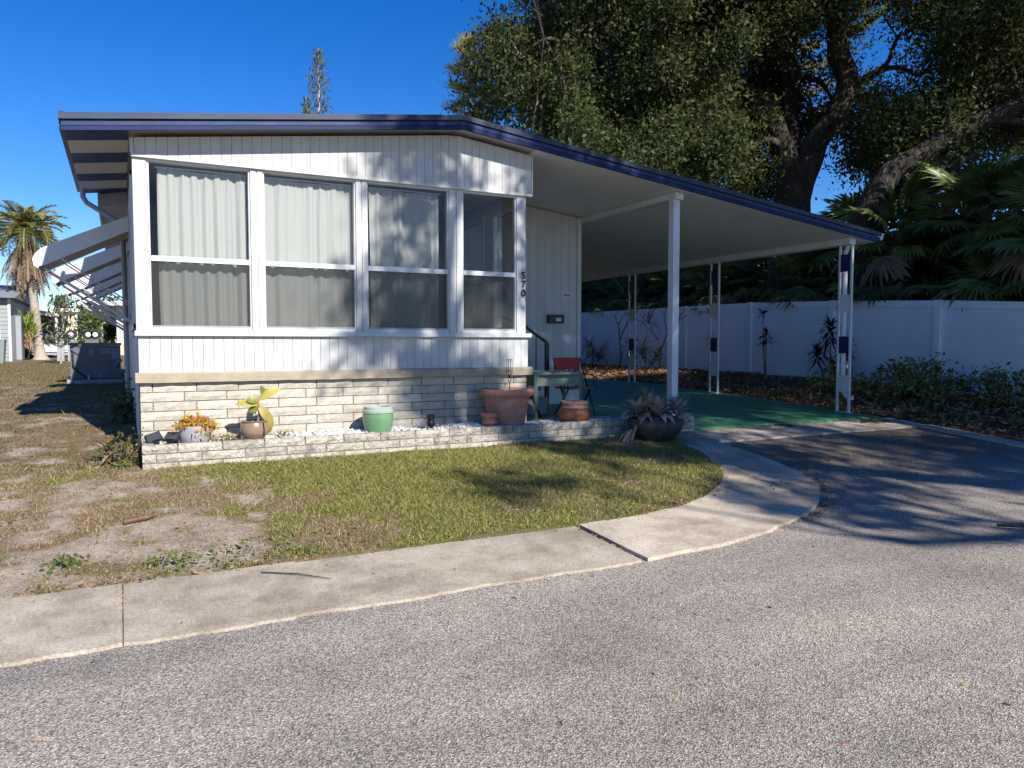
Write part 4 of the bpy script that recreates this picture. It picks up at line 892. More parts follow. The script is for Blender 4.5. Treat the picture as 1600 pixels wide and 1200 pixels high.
strap_plant('ti_plant', 13.4,11.15, [(0,.05,1.25,4),(.1,-.25,.8,3),(-.1,.3,.7,3),(0,-.1,.4,2)], M['ti'], 'bushy dark red ti plant right of the front decorative post', 'plant', .38, .05)
strap_plant('ti_plant', 13.5,13.1, [(0,0,1.0,2),(.1,.2,1.5,1)], M['ti'], 'dark red ti plant right behind the front decorative post', 'plant', .34, .045, 16)
strap_plant('ti_plant', 13.5,15.0, [(0,0,.85,2),(.02,.05,1.5,1)], M['ti'], 'slender two tiered ti plant against the fence between the right posts', 'plant', .33, .045, 14)
strap_plant('yucca', 13.3,17.6, [(0,0,.55,2),(.2,-.45,.4,2),(-.1,.4,.7,2),(.1,-.15,1.35,1)], M['yuc'], 'spreading dark spiky plant just right of the middle decorative post', 'plant', .6, .04, 20)
strap_plant('yucca', 13.5,20.5, [(0,0,.5,2),(.2,.5,.7,2),(0,-.4,.35,2)], M['yuc'], 'dark spiky plant right of the plain square post', 'plant', .65, .04, 20)
strap_plant('yucca', 12.9,24.3, [(0,0,1.2,3),(0,.4,.8,2)], M['yuc'], 'tall dark spiky plant beside the storage room corner', 'plant', .6, .045, 20)
def bare_shrub(x, y, h, seed, label):
    r = random.Random(seed); gz = ground_z(x,y); o = root('bare_shrub', (x,y,gz), label, 'shrub', 'leafless forked shrubs along the fence'); mb = MB()
    def grow(p, d, l, rad, k):
        q = p+d*l; m_ = (p+q)/2+Vector((r.uniform(-.06,.06),r.uniform(-.06,.06),0)); mb.tube([p,m_,q], [rad,rad*.9,rad*.8], 6)
        if k > 0:
            for s in (-1,1): grow(q, (d+Vector((r.uniform(-.3,.3), s*r.uniform(.45,.8), r.uniform(-.15,.25)))).normalized(), l*r.uniform(.6,.85), rad*.75, k-1)
        else: tips.append(q)
    tips = []; grow(Vector((x,y,gz-.05)), Vector((0,r.uniform(-.1,.1),1)), h*.42, .026, 3)
    mb.build('branches', M['bark'], o, True); lc = MB()
    for q in tips: straps(lc, q, 2, .14, .05, 0, 60, 3, r)
    lc.build('leaves', M['yuc'], o)
bare_shrub(13.3,21.6,1.9,3,'forked bare shrub left of the plain square post'); bare_shrub(13.4,18.9,2.1,8,'forked bare shrub between the plain post and the middle decorative post'); bare_shrub(13.0,23.0,1.8,11,'forked bare shrub beside the farthest decorative post')
bare_shrub(13.2,16.5,1.7,15,'forked bare shrub right of the middle decorative post')
def leaf_bush(name, x, y, rx, ry, h, n, L_, W_, mat, label, cat='bush'):
    gz = ground_z(x,y); o = root(name, (x,y,gz), label, cat); P = []; mb = MB()
    for k in range(n//45):
        a = random.uniform(0,6.28); r = math.sqrt(random.random()); c_ = (x+rx*r*math.cos(a), y+ry*r*math.sin(a), gz+h*random.uniform(.2,1)*(1-.55*r*r))
        mb.tube([(x+.2*(c_[0]-x),y+.2*(c_[1]-y),gz), ((x+c_[0])/2,(y+c_[1])/2,gz+c_[2]*.35), c_], [.012,.009,.005], 5)
        P += [(random.gauss(c_[0],.10),random.gauss(c_[1],.10),max(gz+.02,random.gauss(c_[2],.08))) for _ in range(45)]
    mb.build('branches', M['bark'], o); leaf_cloud('leaves', P, L_, W_, mat, o, .1)
M['bushleaf'] = leafmat('bush_leaf', [(.05,.075,.02),(.10,.125,.03),(.2,.2,.05),(.32,.31,.10)], .4, .25)
leaf_bush('green_bush', 12.75,8.9,.75,.75,.85,2300,.085,.035,M['bushleaf'],'spreading green bush beside the right end of the driveway')
leaf_bush('small_bush', 12.6,10.3,.6,.6,.5,1000,.08,.03,M['bushleaf'],'low green bush between the ti plant and the larger bush')
leaf_bush('rear_bush', 13.1,7.6,.55,.6,.75,1300,.085,.035,M['bushleaf'],'leafy green bush against the fence at the right edge')
leaf_bush('corner_weed', -.02,8.45,.14,.2,.22,360,.045,.02,leafmat('weed_leaf2', [(.04,.06,.015),(.10,.11,.03),(.25,.14,.06)], .5, .2),'low leafy weeds at the left front corner of the planter','weeds')
strap_plant('dry_bromeliad', -.12,8.5, [(0,0,.04,1)], objleaf('bromeliad_leaf', (.22,.12,.08), (.36,.25,.18), .6, .15), 'dry brown strap leaved plant by the left corner of the home', 'plant', .3, .05, 14, 10, 80)
leaf_bush('wall_creeper', .02,11.15,.08,.1,.5,500,.05,.03,M['yuc'],'dark creeper at the foot of the downspout','creeper')
mb = MB()
for _ in range(190):
    x, y = random.uniform(11.05,12.6), random.uniform(6.6,11.5)
    if random.random() < .35+.5*pn(x,y,1.3): straps(mb, (x,y,ground_z(x,y)), 9, .24, .012, 30, 85)
tag(mb.build('grass_clumps', leafmat('clump_blade', [(.06,.09,.02),(.14,.17,.04),(.3,.28,.10),(.2,.2,.05)], .5, .3)), 'tufts of long grass along the edge of the bed', 'grass', kind='stuff')

# ------------------------------------------------------------------ big oaks
M['oakleaf'] = leafmat('oak_leaf', [(.020,.032,.008),(.036,.052,.013),(.06,.082,.02),(.095,.112,.032),(.055,.05,.022)], .6, .32, .2)
def oak(name, base, limbs, lobes, label, leaf=(.10,.045), per=1100, mat=None, twigs=7, group=None):
    """limbs: lists of (point, radius); lobes: (centre, radius)"""
    o = root(name, base, label, 'tree', group); mb = MB(); sk = []
    for lm_ in limbs:
        pts = spline([p for p,_ in lm_], 5); rr = np.interp(np.linspace(0,1,len(pts)), np.linspace(0,1,len(lm_)), [r for _,r in lm_])
        pts = [p+Vector((noise.noise(p*1.3),noise.noise(p*1.3+Vector((9,0,0))),noise.noise(p*1.3+Vector((0,9,0)))))*.10*min(1,r*4) for p, r in zip(pts, rr)]
        mb.tube(pts, [r*(1+.12*noise.noise(p*2.2)) for p, r in zip(pts, rr)], 12); sk += [(p,r) for p, r in zip(pts, rr)][3:]
    mb.build('trunk', M['bark'], o, True)
    bm_ = MB(); tw = MB(); cl = []
    for c_, r in lobes:
        c_ = Vector(c_); q, qr = min(sk, key=lambda s: (s[0]-c_).length+ (0 if s[1] < .35 else .8)); d = c_-q
        mid_ = q+d*.5+Vector((random.uniform(-.3,.3),random.uniform(-.3,.3),random.uniform(.0,.35)))*min(1,d.length*.3)
        bm_.tube(spline([q,mid_,c_],4), np.linspace(min(qr*.6,.05+.018*d.length),.018,9), 6, False)
        for k in range(max(2,int(twigs*min(1,r*r)))):
            e = c_+Vector((random.gauss(0,1),random.gauss(0,1),random.gauss(-.1,.8))).normalized()*r*random.uniform(.5,1.05)
            tw.tube([c_+(e-c_)*.1, (c_+e)/2+Vector((random.uniform(-.12,.12),random.uniform(-.12,.12),random.uniform(-.05,.15))), e], [.013,.009,.004], 4, False)
            for m_ in range(2): cl.append((c_.lerp(e,random.uniform(.45,1.0)), .20*r+.05))
    bm_.build('limbs', M['bark'], o, True); tw.build('twigs', M['twig'], o)['kind'] = 'stuff'
    k = max(1, per*len(lobes)//len(cl)); cc = np.array([tuple(p) for p,_ in cl]); ss = np.array([s for _,s in cl])
    P = np.repeat(cc,k,0)+rng.normal(size=(len(cc)*k,3))*np.repeat(ss,k)[:,None]
    leaf_cloud('crown', P, leaf[0], leaf[1], mat or M['oakleaf'], o, .5); return o
D = at_depth
ga_ = D(1237,420,20); base = (ga_.x, ga_.y, ground_z(ga_.x,ga_.y))
limbsA = [[(Vector(base),.75),(D(1236,400,20),.64),(D(1238,325,20),.58),(D(1243,262,20),.52)],
  [(D(1232,290,20),.42),(D(1222,230,19.9),.36),(D(1206,185,19.6),.30),(D(1180,150,19.2),.24),(D(1120,118,18.6),.19),(D(1040,92,18),.14),(D(940,70,17.2),.08),(D(850,60,16.6),.04)],
  [(D(1247,285,20),.44),(D(1278,222,19.8),.38),(D(1312,165,19.6),.34),(D(1322,120,19.5),.33),(D(1309,70,19.5),.32),(D(1303,20,19.4),.27),(D(1285,-60,19.2),.2),(D(1240,-160,19),.12)],
  [(D(1240,270,20.2),.30),(D(1236,190,20.6),.26),(D(1228,110,21),.22),(D(1210,20,21.4),.17),(D(1190,-80,21.6),.1)],
  [(D(1210,195,19.7),.2),(D(1170,160,19.4),.13),(D(1128,155,19),.09),(D(1060,150,18.6),.06),(D(980,140,18.2),.03)],
  [(D(1309,62,19.5),.15),(D(1345,42,19.2),.11),(D(1400,4,18.8),.08),(D(1450,-40,18.4),.05)],
  [(D(1322,150,19.5),.12),(D(1345,125,19.2),.09),(D(1385,100,18.9),.07),(D(1402,60,18.7),.055),(D(1440,40,18.5),.03)],
  [(D(1303,180,19.6),.11),(D(1350,130,19.3),.08),(D(1395,105,19),.07),(D(1440,118,18.7),.05)],
  [(D(1216,225,19.8),.14),(D(1190,220,19.3),.10),(D(1165,235,18.9),.07),(D(1130,215,18.4),.04)]]
limbsA = [[(p, r*.84) for p, r in l] for l in limbsA]
gb_ = D(1335,480,17.4); baseB = (gb_.x, gb_.y, ground_z(gb_.x,gb_.y))
limbsB = [[(Vector(baseB),.5),(D(1345,380,17.3),.42),(D(1385,278,17),.32),(D(1440,240,16.8),.28),(D(1490,208,16.6),.26),(D(1545,185,16.4),.24),(D(1620,158,16.2),.21),(D(1720,100,16),.15),(D(1800,0,15.8),.1)],
  [(D(1395,268,17),.16),(D(1450,292,16.8),.13),(D(1478,282,16.7),.12),(D(1502,252,16.5),.10),(D(1540,238,16.3),.05)],
  [(D(1545,185,16.4),.13),(D(1580,190,16.3),.11),(D(1640,200,16),.1)],
  [(D(1490,208,16.6),.10),(D(1475,130,17),.07),(D(1495,50,17.4),.05),(D(1520,-60,17.6),.03)],
  [(D(1600,165,16.2),.09),(D(1575,80,16.6),.06),(D(1590,-20,16.8),.04)]]
limbsB = [[(p, r*.8) for p, r in l] for l in limbsB]
def vhole(u, v, t):
    for a, b_, r in ((1355,75,62),(1400,60,50),(1335,120,40),(1290,300,52),(1260,315,40),(1330,320,45),(1545,285,62),(1600,290,50),(1480,300,40)):
        if (u-a)**2+(v-b_)**2 < (r+26)**2: return True
    return False
LA, LB = [], []
for lay in range(3):
    for u in np.arange(800,1660,66):
        for v in np.arange(-330,300,66):
            uu, vv_ = u+random.uniform(-28,28), v+random.uniform(-28,28)
            if uu < 812-.12*max(0,vv_)+35*math.sin(vv_*.03+1): continue
            if uu > 1290 and vv_ > 262: continue
            if vhole(uu, vv_, 0): continue
            t = (17.0,19.5,22.5)[lay]+random.uniform(-1,1)
            if 1170 < uu < 1350 and vv_ > 20 and t < 21: t = random.uniform(21.5,24) if random.random() < .62 else (random.uniform(17.5,19) if random.random() < .12 else None)
            if uu > 1360 and t and 120 < vv_ < 280 and abs(vv_-(278-.62*(uu-1385))) < 55 and t < 18 and random.random() < .35: t = random.uniform(18.2,20)
            if t is None: continue
            if vv_ < -150 and random.random() < .5: continue
            (LA if uu < 1390 else LB).append((D(uu,vv_,t), random.uniform(.95,1.35)*t/20))
for u in np.arange(1700,1900,120):
    for v in np.arange(-300,200,150): LB.append((D(u+random.uniform(-30,30), v+random.uniform(-30,30), random.uniform(12.5,18)), 1.3))
oak('oak_tree', base, limbsA, LA, 'huge live oak with forked dark trunk rising behind the carport roof', leaf=(.108,.05), per=2200)
oak('oak_tree', baseB, limbsB, LB, 'leaning live oak at the right with a thick limb over the fan palms', leaf=(.108,.05), per=2100)
# the oak beyond the road on the sun side, whose shade falls on the drive and the porch
tb = (13.5,-8.5,0)
lob = []
random.seed(21)
while len(lob) < 295:
    xx, yy, z = random.uniform(2.5,21), random.uniform(-12,7), random.uniform(8.8,14)   # spread over the sun's rays at z = 7
    x = xx+(z-7)/.741*.199; y = yy-(z-7)/.741
    edge = np.interp(yy,[-8,-5.9,-4.7,-2.8,1.9,5],[11,8.5,6.8,4.5,3.5,3.3])
    if xx < edge+.35 or xx > 20: continue
    if ((xx-10.3)/1.7)**2+((yy+.5)/1.0)**2 < 1: continue      # open gaps in the crown
    if xx < edge+3.0 and random.random() < .36: continue
    fw = x*math.sin(YAW)+y*math.cos(YAW); rt = x*math.cos(YAW)-y*math.sin(YAW)
    if fw > -.5 and abs(rt) < .68*fw+2.6 and z-1.5 < .47*fw+3.0: continue
    lob.append((Vector((x,y,z)), random.uniform(.9,1.5) if xx > edge+2.8 else random.uniform(.5,.85)))
limbsC = [[(Vector(tb),.6),(Vector((13.4,-8.4,3)),.5),(Vector((13.2,-8.2,7.2)),.42)]]+[[(Vector((13.2,-8.2,7.0)),.28),(Vector((13.2+.45*dx,-8.2+.45*dy,9.0)),.2),(Vector((13.2+dx,-8.2+dy,11)),.08)] for dx,dy in ((-7,3),(-5,-3),(0,6),(5,3),(5,-4),(-1,-6),(-3,5))]
oak('roadside_oak', tb, limbsC, lob, 'live oak standing outside the picture on the sunny side of the road', leaf=(.16,.085), per=500)
# ------------------------------------------------------------------ pines and palms far behind
M['needle'] = leafmat('pine_needles', [(.12,.16,.025),(.28,.28,.05),(.45,.38,.09),(.34,.24,.09)], .5, .2)
M['norfolk'] = leafmat('norfolk_needles', [(.03,.05,.015),(.08,.10,.04),(.16,.15,.09)], .6, .2)
def pine(name, u, vtop, t, w_, label, n=60, mat='needle', droop=0, low=None, dense=150):
    top = D(u, vtop, t); x, y = top.x, top.y; gz = ground_z(x,y); H_ = top.z-gz; o = root(name, (x,y,gz), label, 'tree')
    MB().tube([(x,y,gz-.2),(x+.1,y,gz+H_*.5),(x,y,gz+H_)], [.028*H_*.55,.018*H_*.55,.03], 9).build('trunk', M['palmbark'], o, True)
    br = MB(); P = []; Dd = []; h0 = H_*(low or .45)
    for k in range(n):
        f_ = k/n; h = h0+(H_-h0)*f_; L_ = w_*(1-f_)**.6*random.uniform(.6,1.1)+.15; a = k*2.4+random.uniform(-.4,.4)
        e = Vector((x+L_*math.cos(a), y+L_*math.sin(a), gz+h+L_*(.25-droop)))
        s_ = Vector((x,y,gz+h)); br.tube([s_, s_.lerp(e,.5)+Vector((0,0,-.05)), e], [.04,.03,.012], 5, False)
        for q in range(dense//10):
            c_ = s_.lerp(e, random.uniform(.4,1.05))
            for _ in range(10):
                d = Vector((random.gauss(0,1),random.gauss(0,1),random.gauss(.5,.8))); P.append(c_+d*.12); Dd.append(d)
    br.build('branches', M['twig'], o); leaf_cloud('needles', P, .30 if mat == 'needle' else .22, .02 if mat == 'needle' else .05, M[mat], o, 0, dirs=Dd)
pine('pine_tree', 730, 58, 27, 1.35, 'yellow green pine showing at the left edge of the big oak', 46, dense=220, low=.35)
pine('slash_pine', 1236, -60, 32, 2.4, 'tall pine trunk seen through the crown of the big oak', 50, dense=200, low=.55)
def norfolk(u, vtop, t, hw, label, name='norfolk_pine', tiers=26, low=.3, per=5):
    top = D(u, vtop, t); x, y = top.x, top.y; gz = ground_z(x,y); H_ = top.z-gz; o = root(name, (x,y,gz), label, 'tree')
    MB().tube([(x,y,gz),(x,y,gz+H_)], [.016*H_,.02], 8).build('trunk', M['palmbark'], o, True); br = MB(); P = []; Dd = []
    for k in range(tiers):
        f_ = k/tiers; h = H_*(low+(1-low)*f_); L_ = hw*(1-f_)**.55*random.uniform(.75,1.1)+.06
        for q in range(per):
            a = q*6.283/per+k*.6+random.uniform(-.2,.2); s_ = Vector((x,y,gz+h)); e = s_+Vector((L_*math.cos(a),L_*math.sin(a),L_*.45)); br.tube([s_,e],[.022,.01],4,False)
            for m_ in range(int(3+L_*9*(1 if f_ > .6 else .4))):
                P.append(s_.lerp(e,random.uniform(.35,1.05))+Vector((random.gauss(0,.05),random.gauss(0,.05),random.gauss(.04,.05)))); Dd.append((random.gauss(0,.4),random.gauss(0,.4),1))
    br.build('branches', M['twig'], o); leaf_cloud('needles', P, .24, .07, M['norfolk'], o, 0, dirs=Dd)
norfolk(497, 76, 44, 1.15, 'tall thin norfolk pine above the roof against the blue sky', low=.62, tiers=26)
norfolk(478, 152, 40, .35, 'tip of a second small conifer just above the roof edge', 'small_conifer', 14, .8)
norfolk(92, 462, 28, .55, 'young tiered norfolk pine beside the palm on the left', 'young_norfolk_pine', 9, .25, 6)

# feather palm on the left
pb = at_y(62, 560, 38); px_, py_ = pb.x, pb.y; gz = ground_z(px_,py_)
o = root('feather_palm', (px_,py_,gz), 'feather palm with brown skirt of dead fronds at the left edge', 'palm')
cr_ = at_y(42, 372, 38)
MB().tube([(px_+.05,py_,gz-.1),(px_+.03,py_,gz+.15),(px_-.02,py_,gz+.6),(px_-.12,py_,gz+2.2),(cr_.x,py_,cr_.z)], [.42,.24,.19,.17,.17], 12).build('trunk', M['palmbark'], o, True)
def plume(L_, n, bend, wd, seed, mat):
    r = random.Random(seed); v = []; f = []; p = Vector((0,0,0)); el = 0; pts = []
    for j in range(9): pts.append(p.copy()); p = p+Vector((math.cos(el),0,math.sin(el)))*L_/8; el -= bend/8
    for k in range(n):
        t = (k+.5)/n*8*.96; j = int(t); q = pts[j].lerp(pts[min(8,j+1)], t-j); ln = wd*math.sin(math.pi*(.1+.85*k/n))*r.uniform(.8,1.1)
        for s in (-1,1):
            i = len(v); e = q+Vector((.45*ln, s*ln*.8, -.35*ln*r.uniform(.3,1.6))); v += [tuple(q),tuple(q.lerp(e,.4)+Vector((.012,0,.015))),tuple(e),tuple(q.lerp(e,.4)-Vector((.03,0,0)))]; f.append((i,i+1,i+2,i+3))
    i = len(v)
    for j, q in enumerate(pts): v += [(q.x,-.02,q.z),(q.x,.02,q.z)]
    f += [(i+2*j,i+2*j+1,i+2*j+3,i+2*j+2) for j in range(8)]
    me = bpy.data.meshes.new('plume'); me.from_pydata(v, [], f); me.update(); me.materials.append(mat); return me
G1 = objleaf('feather_frond', (.07,.09,.02), (.24,.22,.06), .45, .25); G2 = objleaf('dead_feather_frond', (.20,.13,.08), (.36,.26,.17), .7, .2)
PL = [plume(1.7,34,1.4,.42,1,G1), plume(1.6,34,2.0,.42,2,G1)]; DP = [plume(1.9,30,.7,.36,3,G2), plume(2.1,30,.4,.34,4,G2)]
for k in range(56):
    t = k/56; place('frond', random.choice(PL), o, (cr_.x,cr_.y,cr_.z+.3), (0,R(-75+95*t+random.uniform(-8,8)),k*2.4), (random.uniform(.95,1.25),)*3)
for k in range(70): place('dead_frond', random.choice(DP), o, (cr_.x,cr_.y,cr_.z+.1), (0,R(random.uniform(45,82)),k*2.4), (random.uniform(.9,1.35),)*3)
# staghorn fern hanging on its trunk
sc_ = at_y(42, 520, 37.4); P = []; Dd = []
o = root('hanging_fern', tuple(sc_), 'bright green hanging fern with brown roots tied to the palm trunk', 'fern')
for _ in range(260):
    d = Vector((random.gauss(0,.6),random.gauss(0,.6),random.gauss(.0,.6))); P.append(sc_+Vector((d.x*.35,d.y*.35,.35+d.z*.4))); Dd.append((d.x,d.y,1))
leaf_cloud('leaves', P, .34, .05, leafmat('fern_leaf', [(.12,.2,.02),(.25,.33,.05),(.32,.38,.08)], .5, .3), o, 0, dirs=Dd)
P = [sc_+Vector((random.gauss(0,.13),random.gauss(0,.13),random.uniform(-.6,0))) for _ in range(90)]
leaf_cloud('roots', P, .4, .04, objleaf('fern_root', (.3,.18,.09), (.45,.3,.18), .8, .1), o, 0, dirs=[(0,0,-1)]*90)

# ------------------------------------------------------------------ neighbours on the left
M['grey_clap'] = pmat('grey_clapboard', (.26,.28,.29), .6, .06, 4, objvar=.04); M['nroof'] = pmat('grey_roof', (.22,.23,.24), .7, .1, 3)
M['bwhite'] = pmat('neighbour_white', (.66,.66,.63), .6, .05, 3); M['cream'] = pmat('neighbour_cream', (.58,.52,.38), .6, .05, 3); M['dscr'] = pmat('dark_screen', (.035,.04,.045), .6, .2, 3)
def Y_(u, v, Y): p_ = at_y(u, v, Y); return p_.x, p_.z
def clap(parent, x0, x1, y, z0, z1, mat, st_=.16):
    z = z0
    while z < z1-.02:
        MB().add([(x0,y-.03,z),(x1,y-.03,z),(x1,y-.008,min(z+st_,z1)),(x0,y-.008,min(z+st_,z1)),(x0,y+.02,z),(x1,y+.02,z),(x1,y+.02,min(z+st_,z1)),(x0,y+.02,min(z+st_,z1))], [(0,1,2,3),(1,5,6,2),(4,0,3,7),(3,2,6,7),(5,4,7,6),(1,0,4,5)]).build('clapboard', mat, parent); z += st_
# grey house cut by the left edge
gz = .8; X1, zt = Y_(13, 464, 36)
n1 = root('neighbour_house', (X1-4,36,gz), 'grey clapboard house with white window trim cut by the left edge', 'house')
wa = box('wall', M['grey_clap'], n1, X1-8, X1, 36.02, 45, gz-.2, zt-.05); clap(wa, X1-3, X1-.03, 36, gz, zt-.1, M['grey_clap'])
box('corner_trim', M['bwhite'], n1, X1-.03, X1+.06, 35.94, 36.06, gz-.1, zt-.06)
MB().add([(X1-8.3,35.6,zt-.05),(X1+.25,35.6,zt-.05),(X1+.25,45.4,zt-.05),(X1-8.3,45.4,zt-.05),(X1-8.3,40.5,zt+.75),(X1+.25,40.5,zt+.75)],[(0,1,5,4),(2,3,4,5),(1,2,5),(3,0,4),(3,2,1,0)]).build('roof', M['nroof'], n1)
wn = MB(); xw = X1-.30
for b_ in ((xw-.9,xw,.9,.96),(xw-.9,xw,2.2,2.26),(xw-.06,xw,.96,2.2),(xw-.9,xw-.84,.96,2.2)): wn.box(b_[0],b_[1],35.9,35.96,gz+b_[2]-.2,gz+b_[3]-.2)
wo = wn.build('window', M['bwhite'], n1); box('pane', M['darkglass'], wo, xw-.84, xw-.06, 35.93, 35.95, gz+.76, gz+2.0)
# dark sheds / bin beside it
xa, _ = Y_(16, 560, 36.5); xb, za = Y_(33, 492, 36.5)
sh = root('garden_cabinet', ((xa+xb)/2,36.8,.8), 'tall dark blue storage cabinet beside the grey neighbour house', 'cabinet')
box('body', M['acmetal'], sh, xa, xb, 36.5, 37.3, .78, za); box('door_panel', M['acmetal'], sh, xa+.03, (xa+xb)/2-.01, 36.48, 36.497, .85, za-.05); box('door_panel', M['gutter'], sh, (xa+xb)/2+.01, xb-.02, 36.48, 36.497, .85, za-.05)
xa, _ = Y_(-12, 560, 34); xb, za = Y_(7, 532, 34)
bn = root('trash_bin', ((xa+xb)/2,34.2,.78), 'grey green wheeled bin at the left edge', 'bin')
MB().add([(xa+.06,34,.76),(xb-.06,34,.76),(xb-.06,34.5,.76),(xa+.06,34.5,.76),(xa,33.95,za),(xb,33.95,za),(xb,34.55,za),(xa,34.55,za)],[(3,2,1,0),(4,5,6,7),(0,1,5,4),(1,2,6,5),(2,3,7,6),(3,0,4,7)]).build('body', pmat('bin_plastic',(.2,.24,.22),.6), bn); box('lid', M['gutter'], bn, xa-.02, xb+.02, 33.93, 34.57, za+.002, za+.06)
# neighbour's carport house
xa, zt = Y_(14, 480, 42); xb, zt2 = Y_(90, 490, 42)
n2 = root('neighbour_carport', ((xa+xb)/2,44,.85), 'neighbouring grey home with a dark carport and white roof edge behind the palm', 'house')
MB().prism_y([(xa-.6,zt+.25),(xb+.05,zt2+.0),(xb+.05,zt2-.2),(xa-.6,zt+.02)], 41.8, 42).build('fascia', M['bwhite'], n2)
MB().prism_y([(xa-.6,zt+.2),(xb,zt2-.05),(xb,zt2-.15),(xa-.6,zt+.05)], 42.005, 52).build('roof', M['nroof'], n2)
box('rear_wall', M['grey_clap'], n2, xa-.6, xb-.05, 47, 47.2, .7, zt2-.2); xm, _ = Y_(62, 500, 42.6)
dw = box('door', M['gutter'], n2, xm, xm+.75, 46.9, 46.99, .85, 2.9)
wl_ = box('low_wall', M['grey_clap'], n2, xa-.3, xm-.2, 42.6, 42.75, .75, 1.55); clap(wl_, xa-.3, xm-.2, 42.57, .85, 1.5, M['grey_clap'], .14); box('wall_cap', M['bwhite'], n2, xa-.3, xm-.15, 42.5, 42.8, 1.552, 1.62)
box('screen', M['dscr'], n2, xa-.3, xm-.25, 42.64, 42.68, 1.622, zt2-.25)
for u in (88, 95): x, _ = Y_(u, 500, 42); box('post', M['bwhite'], n2, x-.07, x+.07, 41.85, 41.99, .7, zt2-.2)
# car parked under it
xa2, _ = Y_(67, 556, 40.6); xb2, zc = Y_(92, 546, 40.6)
cr2 = root('parked_car', ((xa2+xb2)/2,42,.85), 'dark car with a pale bonnet parked under the neighbouring carport', 'car')
xc = (xa2+xb2)/2
MB().prism_y([(xc-.85,.98),(xc-.88,1.3),(xc-.8,1.5),(xc+.8,1.5),(xc+.88,1.3),(xc+.85,.98)], 40.7, 44.9).build('body', M['gutter'], cr2); MB().prism_y([(xc-.8,1.5),(xc-.62,2.0),(xc+.62,2.0),(xc+.8,1.5)], 42, 44.2).build('cabin', M['darkglass'], cr2)
MB().prism_y([(xc-.78,1.12),(xc-.8,1.42),(xc+.8,1.42),(xc+.78,1.12)], 40.64, 40.698).build('bumper', M['bwhite'], cr2)
for s in (-1,1):
    for yy in (41.5,44.1):
        MB().tube([(xc+s*.7,yy,1.14),(xc+s*.9,yy,1.14)], .31, 14).build('wheel', M['black'], cr2)
    box('headlight', M['alu'], cr2, xc+s*.65-.14, xc+s*.65+.14, 40.6, 40.638, 1.2, 1.34)
# cream house and gabled house farther right
xa, _ = Y_(102, 500, 50); xb, zt = Y_(119, 488, 50)
n3 = root('cream_house', ((xa+xb)/2,52,.85), 'narrow view of a cream house end behind the young conifer', 'house')
box('wall', M['cream'], n3, xa-1.5, xb, 50, 58, .6, zt); box('corner_post', M['bwhite'], n3, xb-.1, xb+.06, 49.9, 49.99, .6, zt); box('roof_edge', M['bwhite'], n3, xa-1.6, xb+.2, 49.7, 58, zt+.005, zt+.2)
xa, _ = Y_(118, 540, 55); xb, ze = Y_(136, 515, 55); xm, zr = Y_(116, 494, 55)
n4 = root('gabled_porch', ((xa+xb)/2,57,.85), 'gabled porch with dark screens and white rafters in the far background', 'house')
MB().prism_y([(xm-1.2,zr-.5),(xm,zr),(xb+.1,ze),(xb+.1,ze-.18),(xm,zr-.2),(xm-1.2,zr-.7)], 54.9, 60).build('roof', M['bwhite'], n4)
box('screen', M['dscr'], n4, xa-.8, xb-.15, 55.1, 55.15, 1.4, ze); box('base_wall', M['bwhite'], n4, xa-.8, xb-.1, 55.08, 55.2, .6, 1.4); box('rail', M['bwhite'], n4, xa-.8, xb-.1, 55.0, 55.07, ze-.1, ze+.02)
for k in range(3): box('post', M['bwhite'], n4, xa-.5+.42*k, xa-.42+.42*k, 55, 55.06, .7, ze-.1)
xa, _ = Y_(166, 500, 48); xb, zt = Y_(186, 478, 48)
n5 = root('white_home', ((xa+xb)/2,50,.85), 'white home end with a corner post far behind the air conditioner', 'house')
box('wall', M['bwhite'], n5, xa+.5, xb+2.5, 48.6, 56, .6, zt); box('porch_roof', M['bwhite'], n5, xa-.6, xb+2.6, 47.6, 56.2, zt+.01, zt+.25); x, _ = Y_(158, 500, 47.8); box('post', M['bwhite'], n5, x-.07, x+.07, 47.8, 47.94, .6, zt)
box('low_wall', M['cream'], n5, x+.1, xb+2, 48.1, 48.3, .6, 1.5)
# shrubs and far trees between the houses
M['farleaf'] = leafmat('far_leaf', [(.04,.07,.02),(.09,.13,.03),(.18,.21,.06)], .5, .3)
for u, v, Y, rx, h, lb_ in ((145,500,46,.9,2.4,'pale green leafy shrub behind the air conditioner'),(163,515,52,.8,2.3,'leafy shrub beside the white home in the background')):
    x, _ = Y_(u, v, Y); gz = ground_z(x,Y); o = root('garden_shrub', (x,Y,gz), lb_, 'shrub'); P = []; br = MB()
    for k in range(60):
        c_ = Vector((x+random.gauss(0,rx*.45), Y+random.gauss(0,rx*.45), gz+h*random.uniform(.12,1))); br.tube([(x,Y,gz),((x+c_.x)/2,(Y+c_.y)/2,gz+(c_.z-gz)*.6),c_],[.03,.02,.008],5,False)
        P += [c_+Vector((random.gauss(0,.18),random.gauss(0,.18),random.gauss(0,.15))) for _ in range(40)]
    br.build('branches', M['twig'], o); leaf_cloud('leaves', P, .16, .08, M['farleaf'], o, .2)
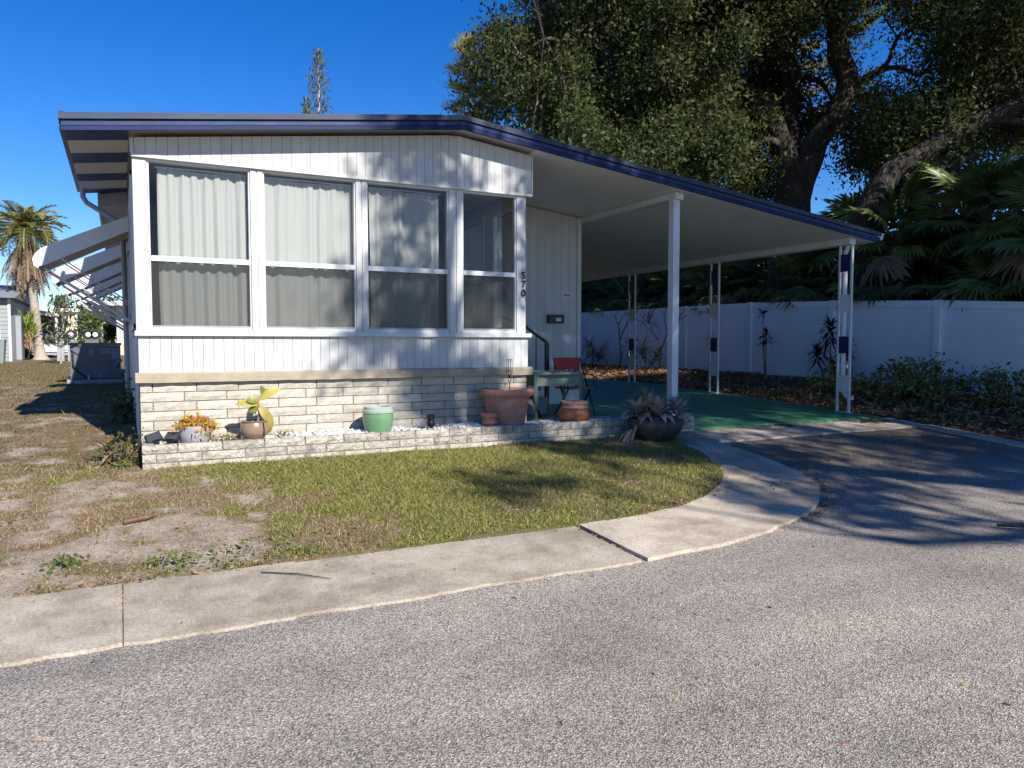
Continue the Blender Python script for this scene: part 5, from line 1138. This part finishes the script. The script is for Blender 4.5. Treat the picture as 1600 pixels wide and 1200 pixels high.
for u, v, t, r_, lb_ in ((120,486,85,2.6,'dark rounded tree on the far left skyline'),(150,482,95,3.2,'broad dark tree on the skyline behind the houses'),(175,486,88,2.4,'dark tree on the skyline beside the side wall')):
    c_ = D(u,v,t); o = root('far_tree', (c_.x,c_.y,.85), lb_, 'tree'); MB().tube([(c_.x,c_.y,.8),(c_.x,c_.y,c_.z)], [.25,.12], 7).build('trunk', M['bark'], o)
    P = []
    for k in range(60):
        q = c_+Vector((random.gauss(0,r_*.55),random.gauss(0,r_*.5),random.gauss(-.4,r_*.32)-.6)); P += [q+Vector((random.gauss(0,.4),random.gauss(0,.4),random.gauss(0,.3))) for _ in range(28)]
    leaf_cloud('crown', P, .45, .25, M['darkleaf'], o, .1)
# meter pedestals
for u, Y, lb_ in ((94,36,'left one of the two nearer round meter pedestals by the palm'),(111,36,'right one of the two nearer round meter pedestals'),(138,38,'left one of the two meter pedestals above the air conditioner'),(149,38,'right one of the two meter pedestals above the air conditioner')):
    x, z = Y_(u, 530, Y); gz = ground_z(x,Y); o = root('meter_pedestal', (x,Y,gz), lb_, 'electric meter', 'meter pedestals in the side yard')
    box('column', M['gutter'] if u < 120 else M['acmetal'], o, x-.13, x+.13, Y, Y+.2, gz-.1, gz+.95)
    zc = gz+1.08
    MB().add([(x+.2*math.cos(a),Y-.02,zc+.2*math.sin(a)) for a in np.linspace(0,6.283,20)[:-1]]+[(x+.2*math.cos(a),Y+.12,zc+.2*math.sin(a)) for a in np.linspace(0,6.283,20)[:-1]], [tuple(range(19)), tuple(range(37,18,-1))]+[(i,i+19,(i+1)%19+19,(i+1)%19) for i in range(19)]).build('meter_ring', M['black'], o)
    MB().add([(x+.105*math.cos(a),Y-.03,zc+.105*math.sin(a)) for a in np.linspace(0,6.283,20)[:-1]]+[(x,Y-.05,zc)], [(i,(i+1)%19,19) for i in range(19)]).build('dial', M['aclabel'] if False else M['alu'], o)
    box('plate', M['bwhite'], o, x-.05, x+.05, Y-.012, Y-.002, gz+.1, gz+.5)
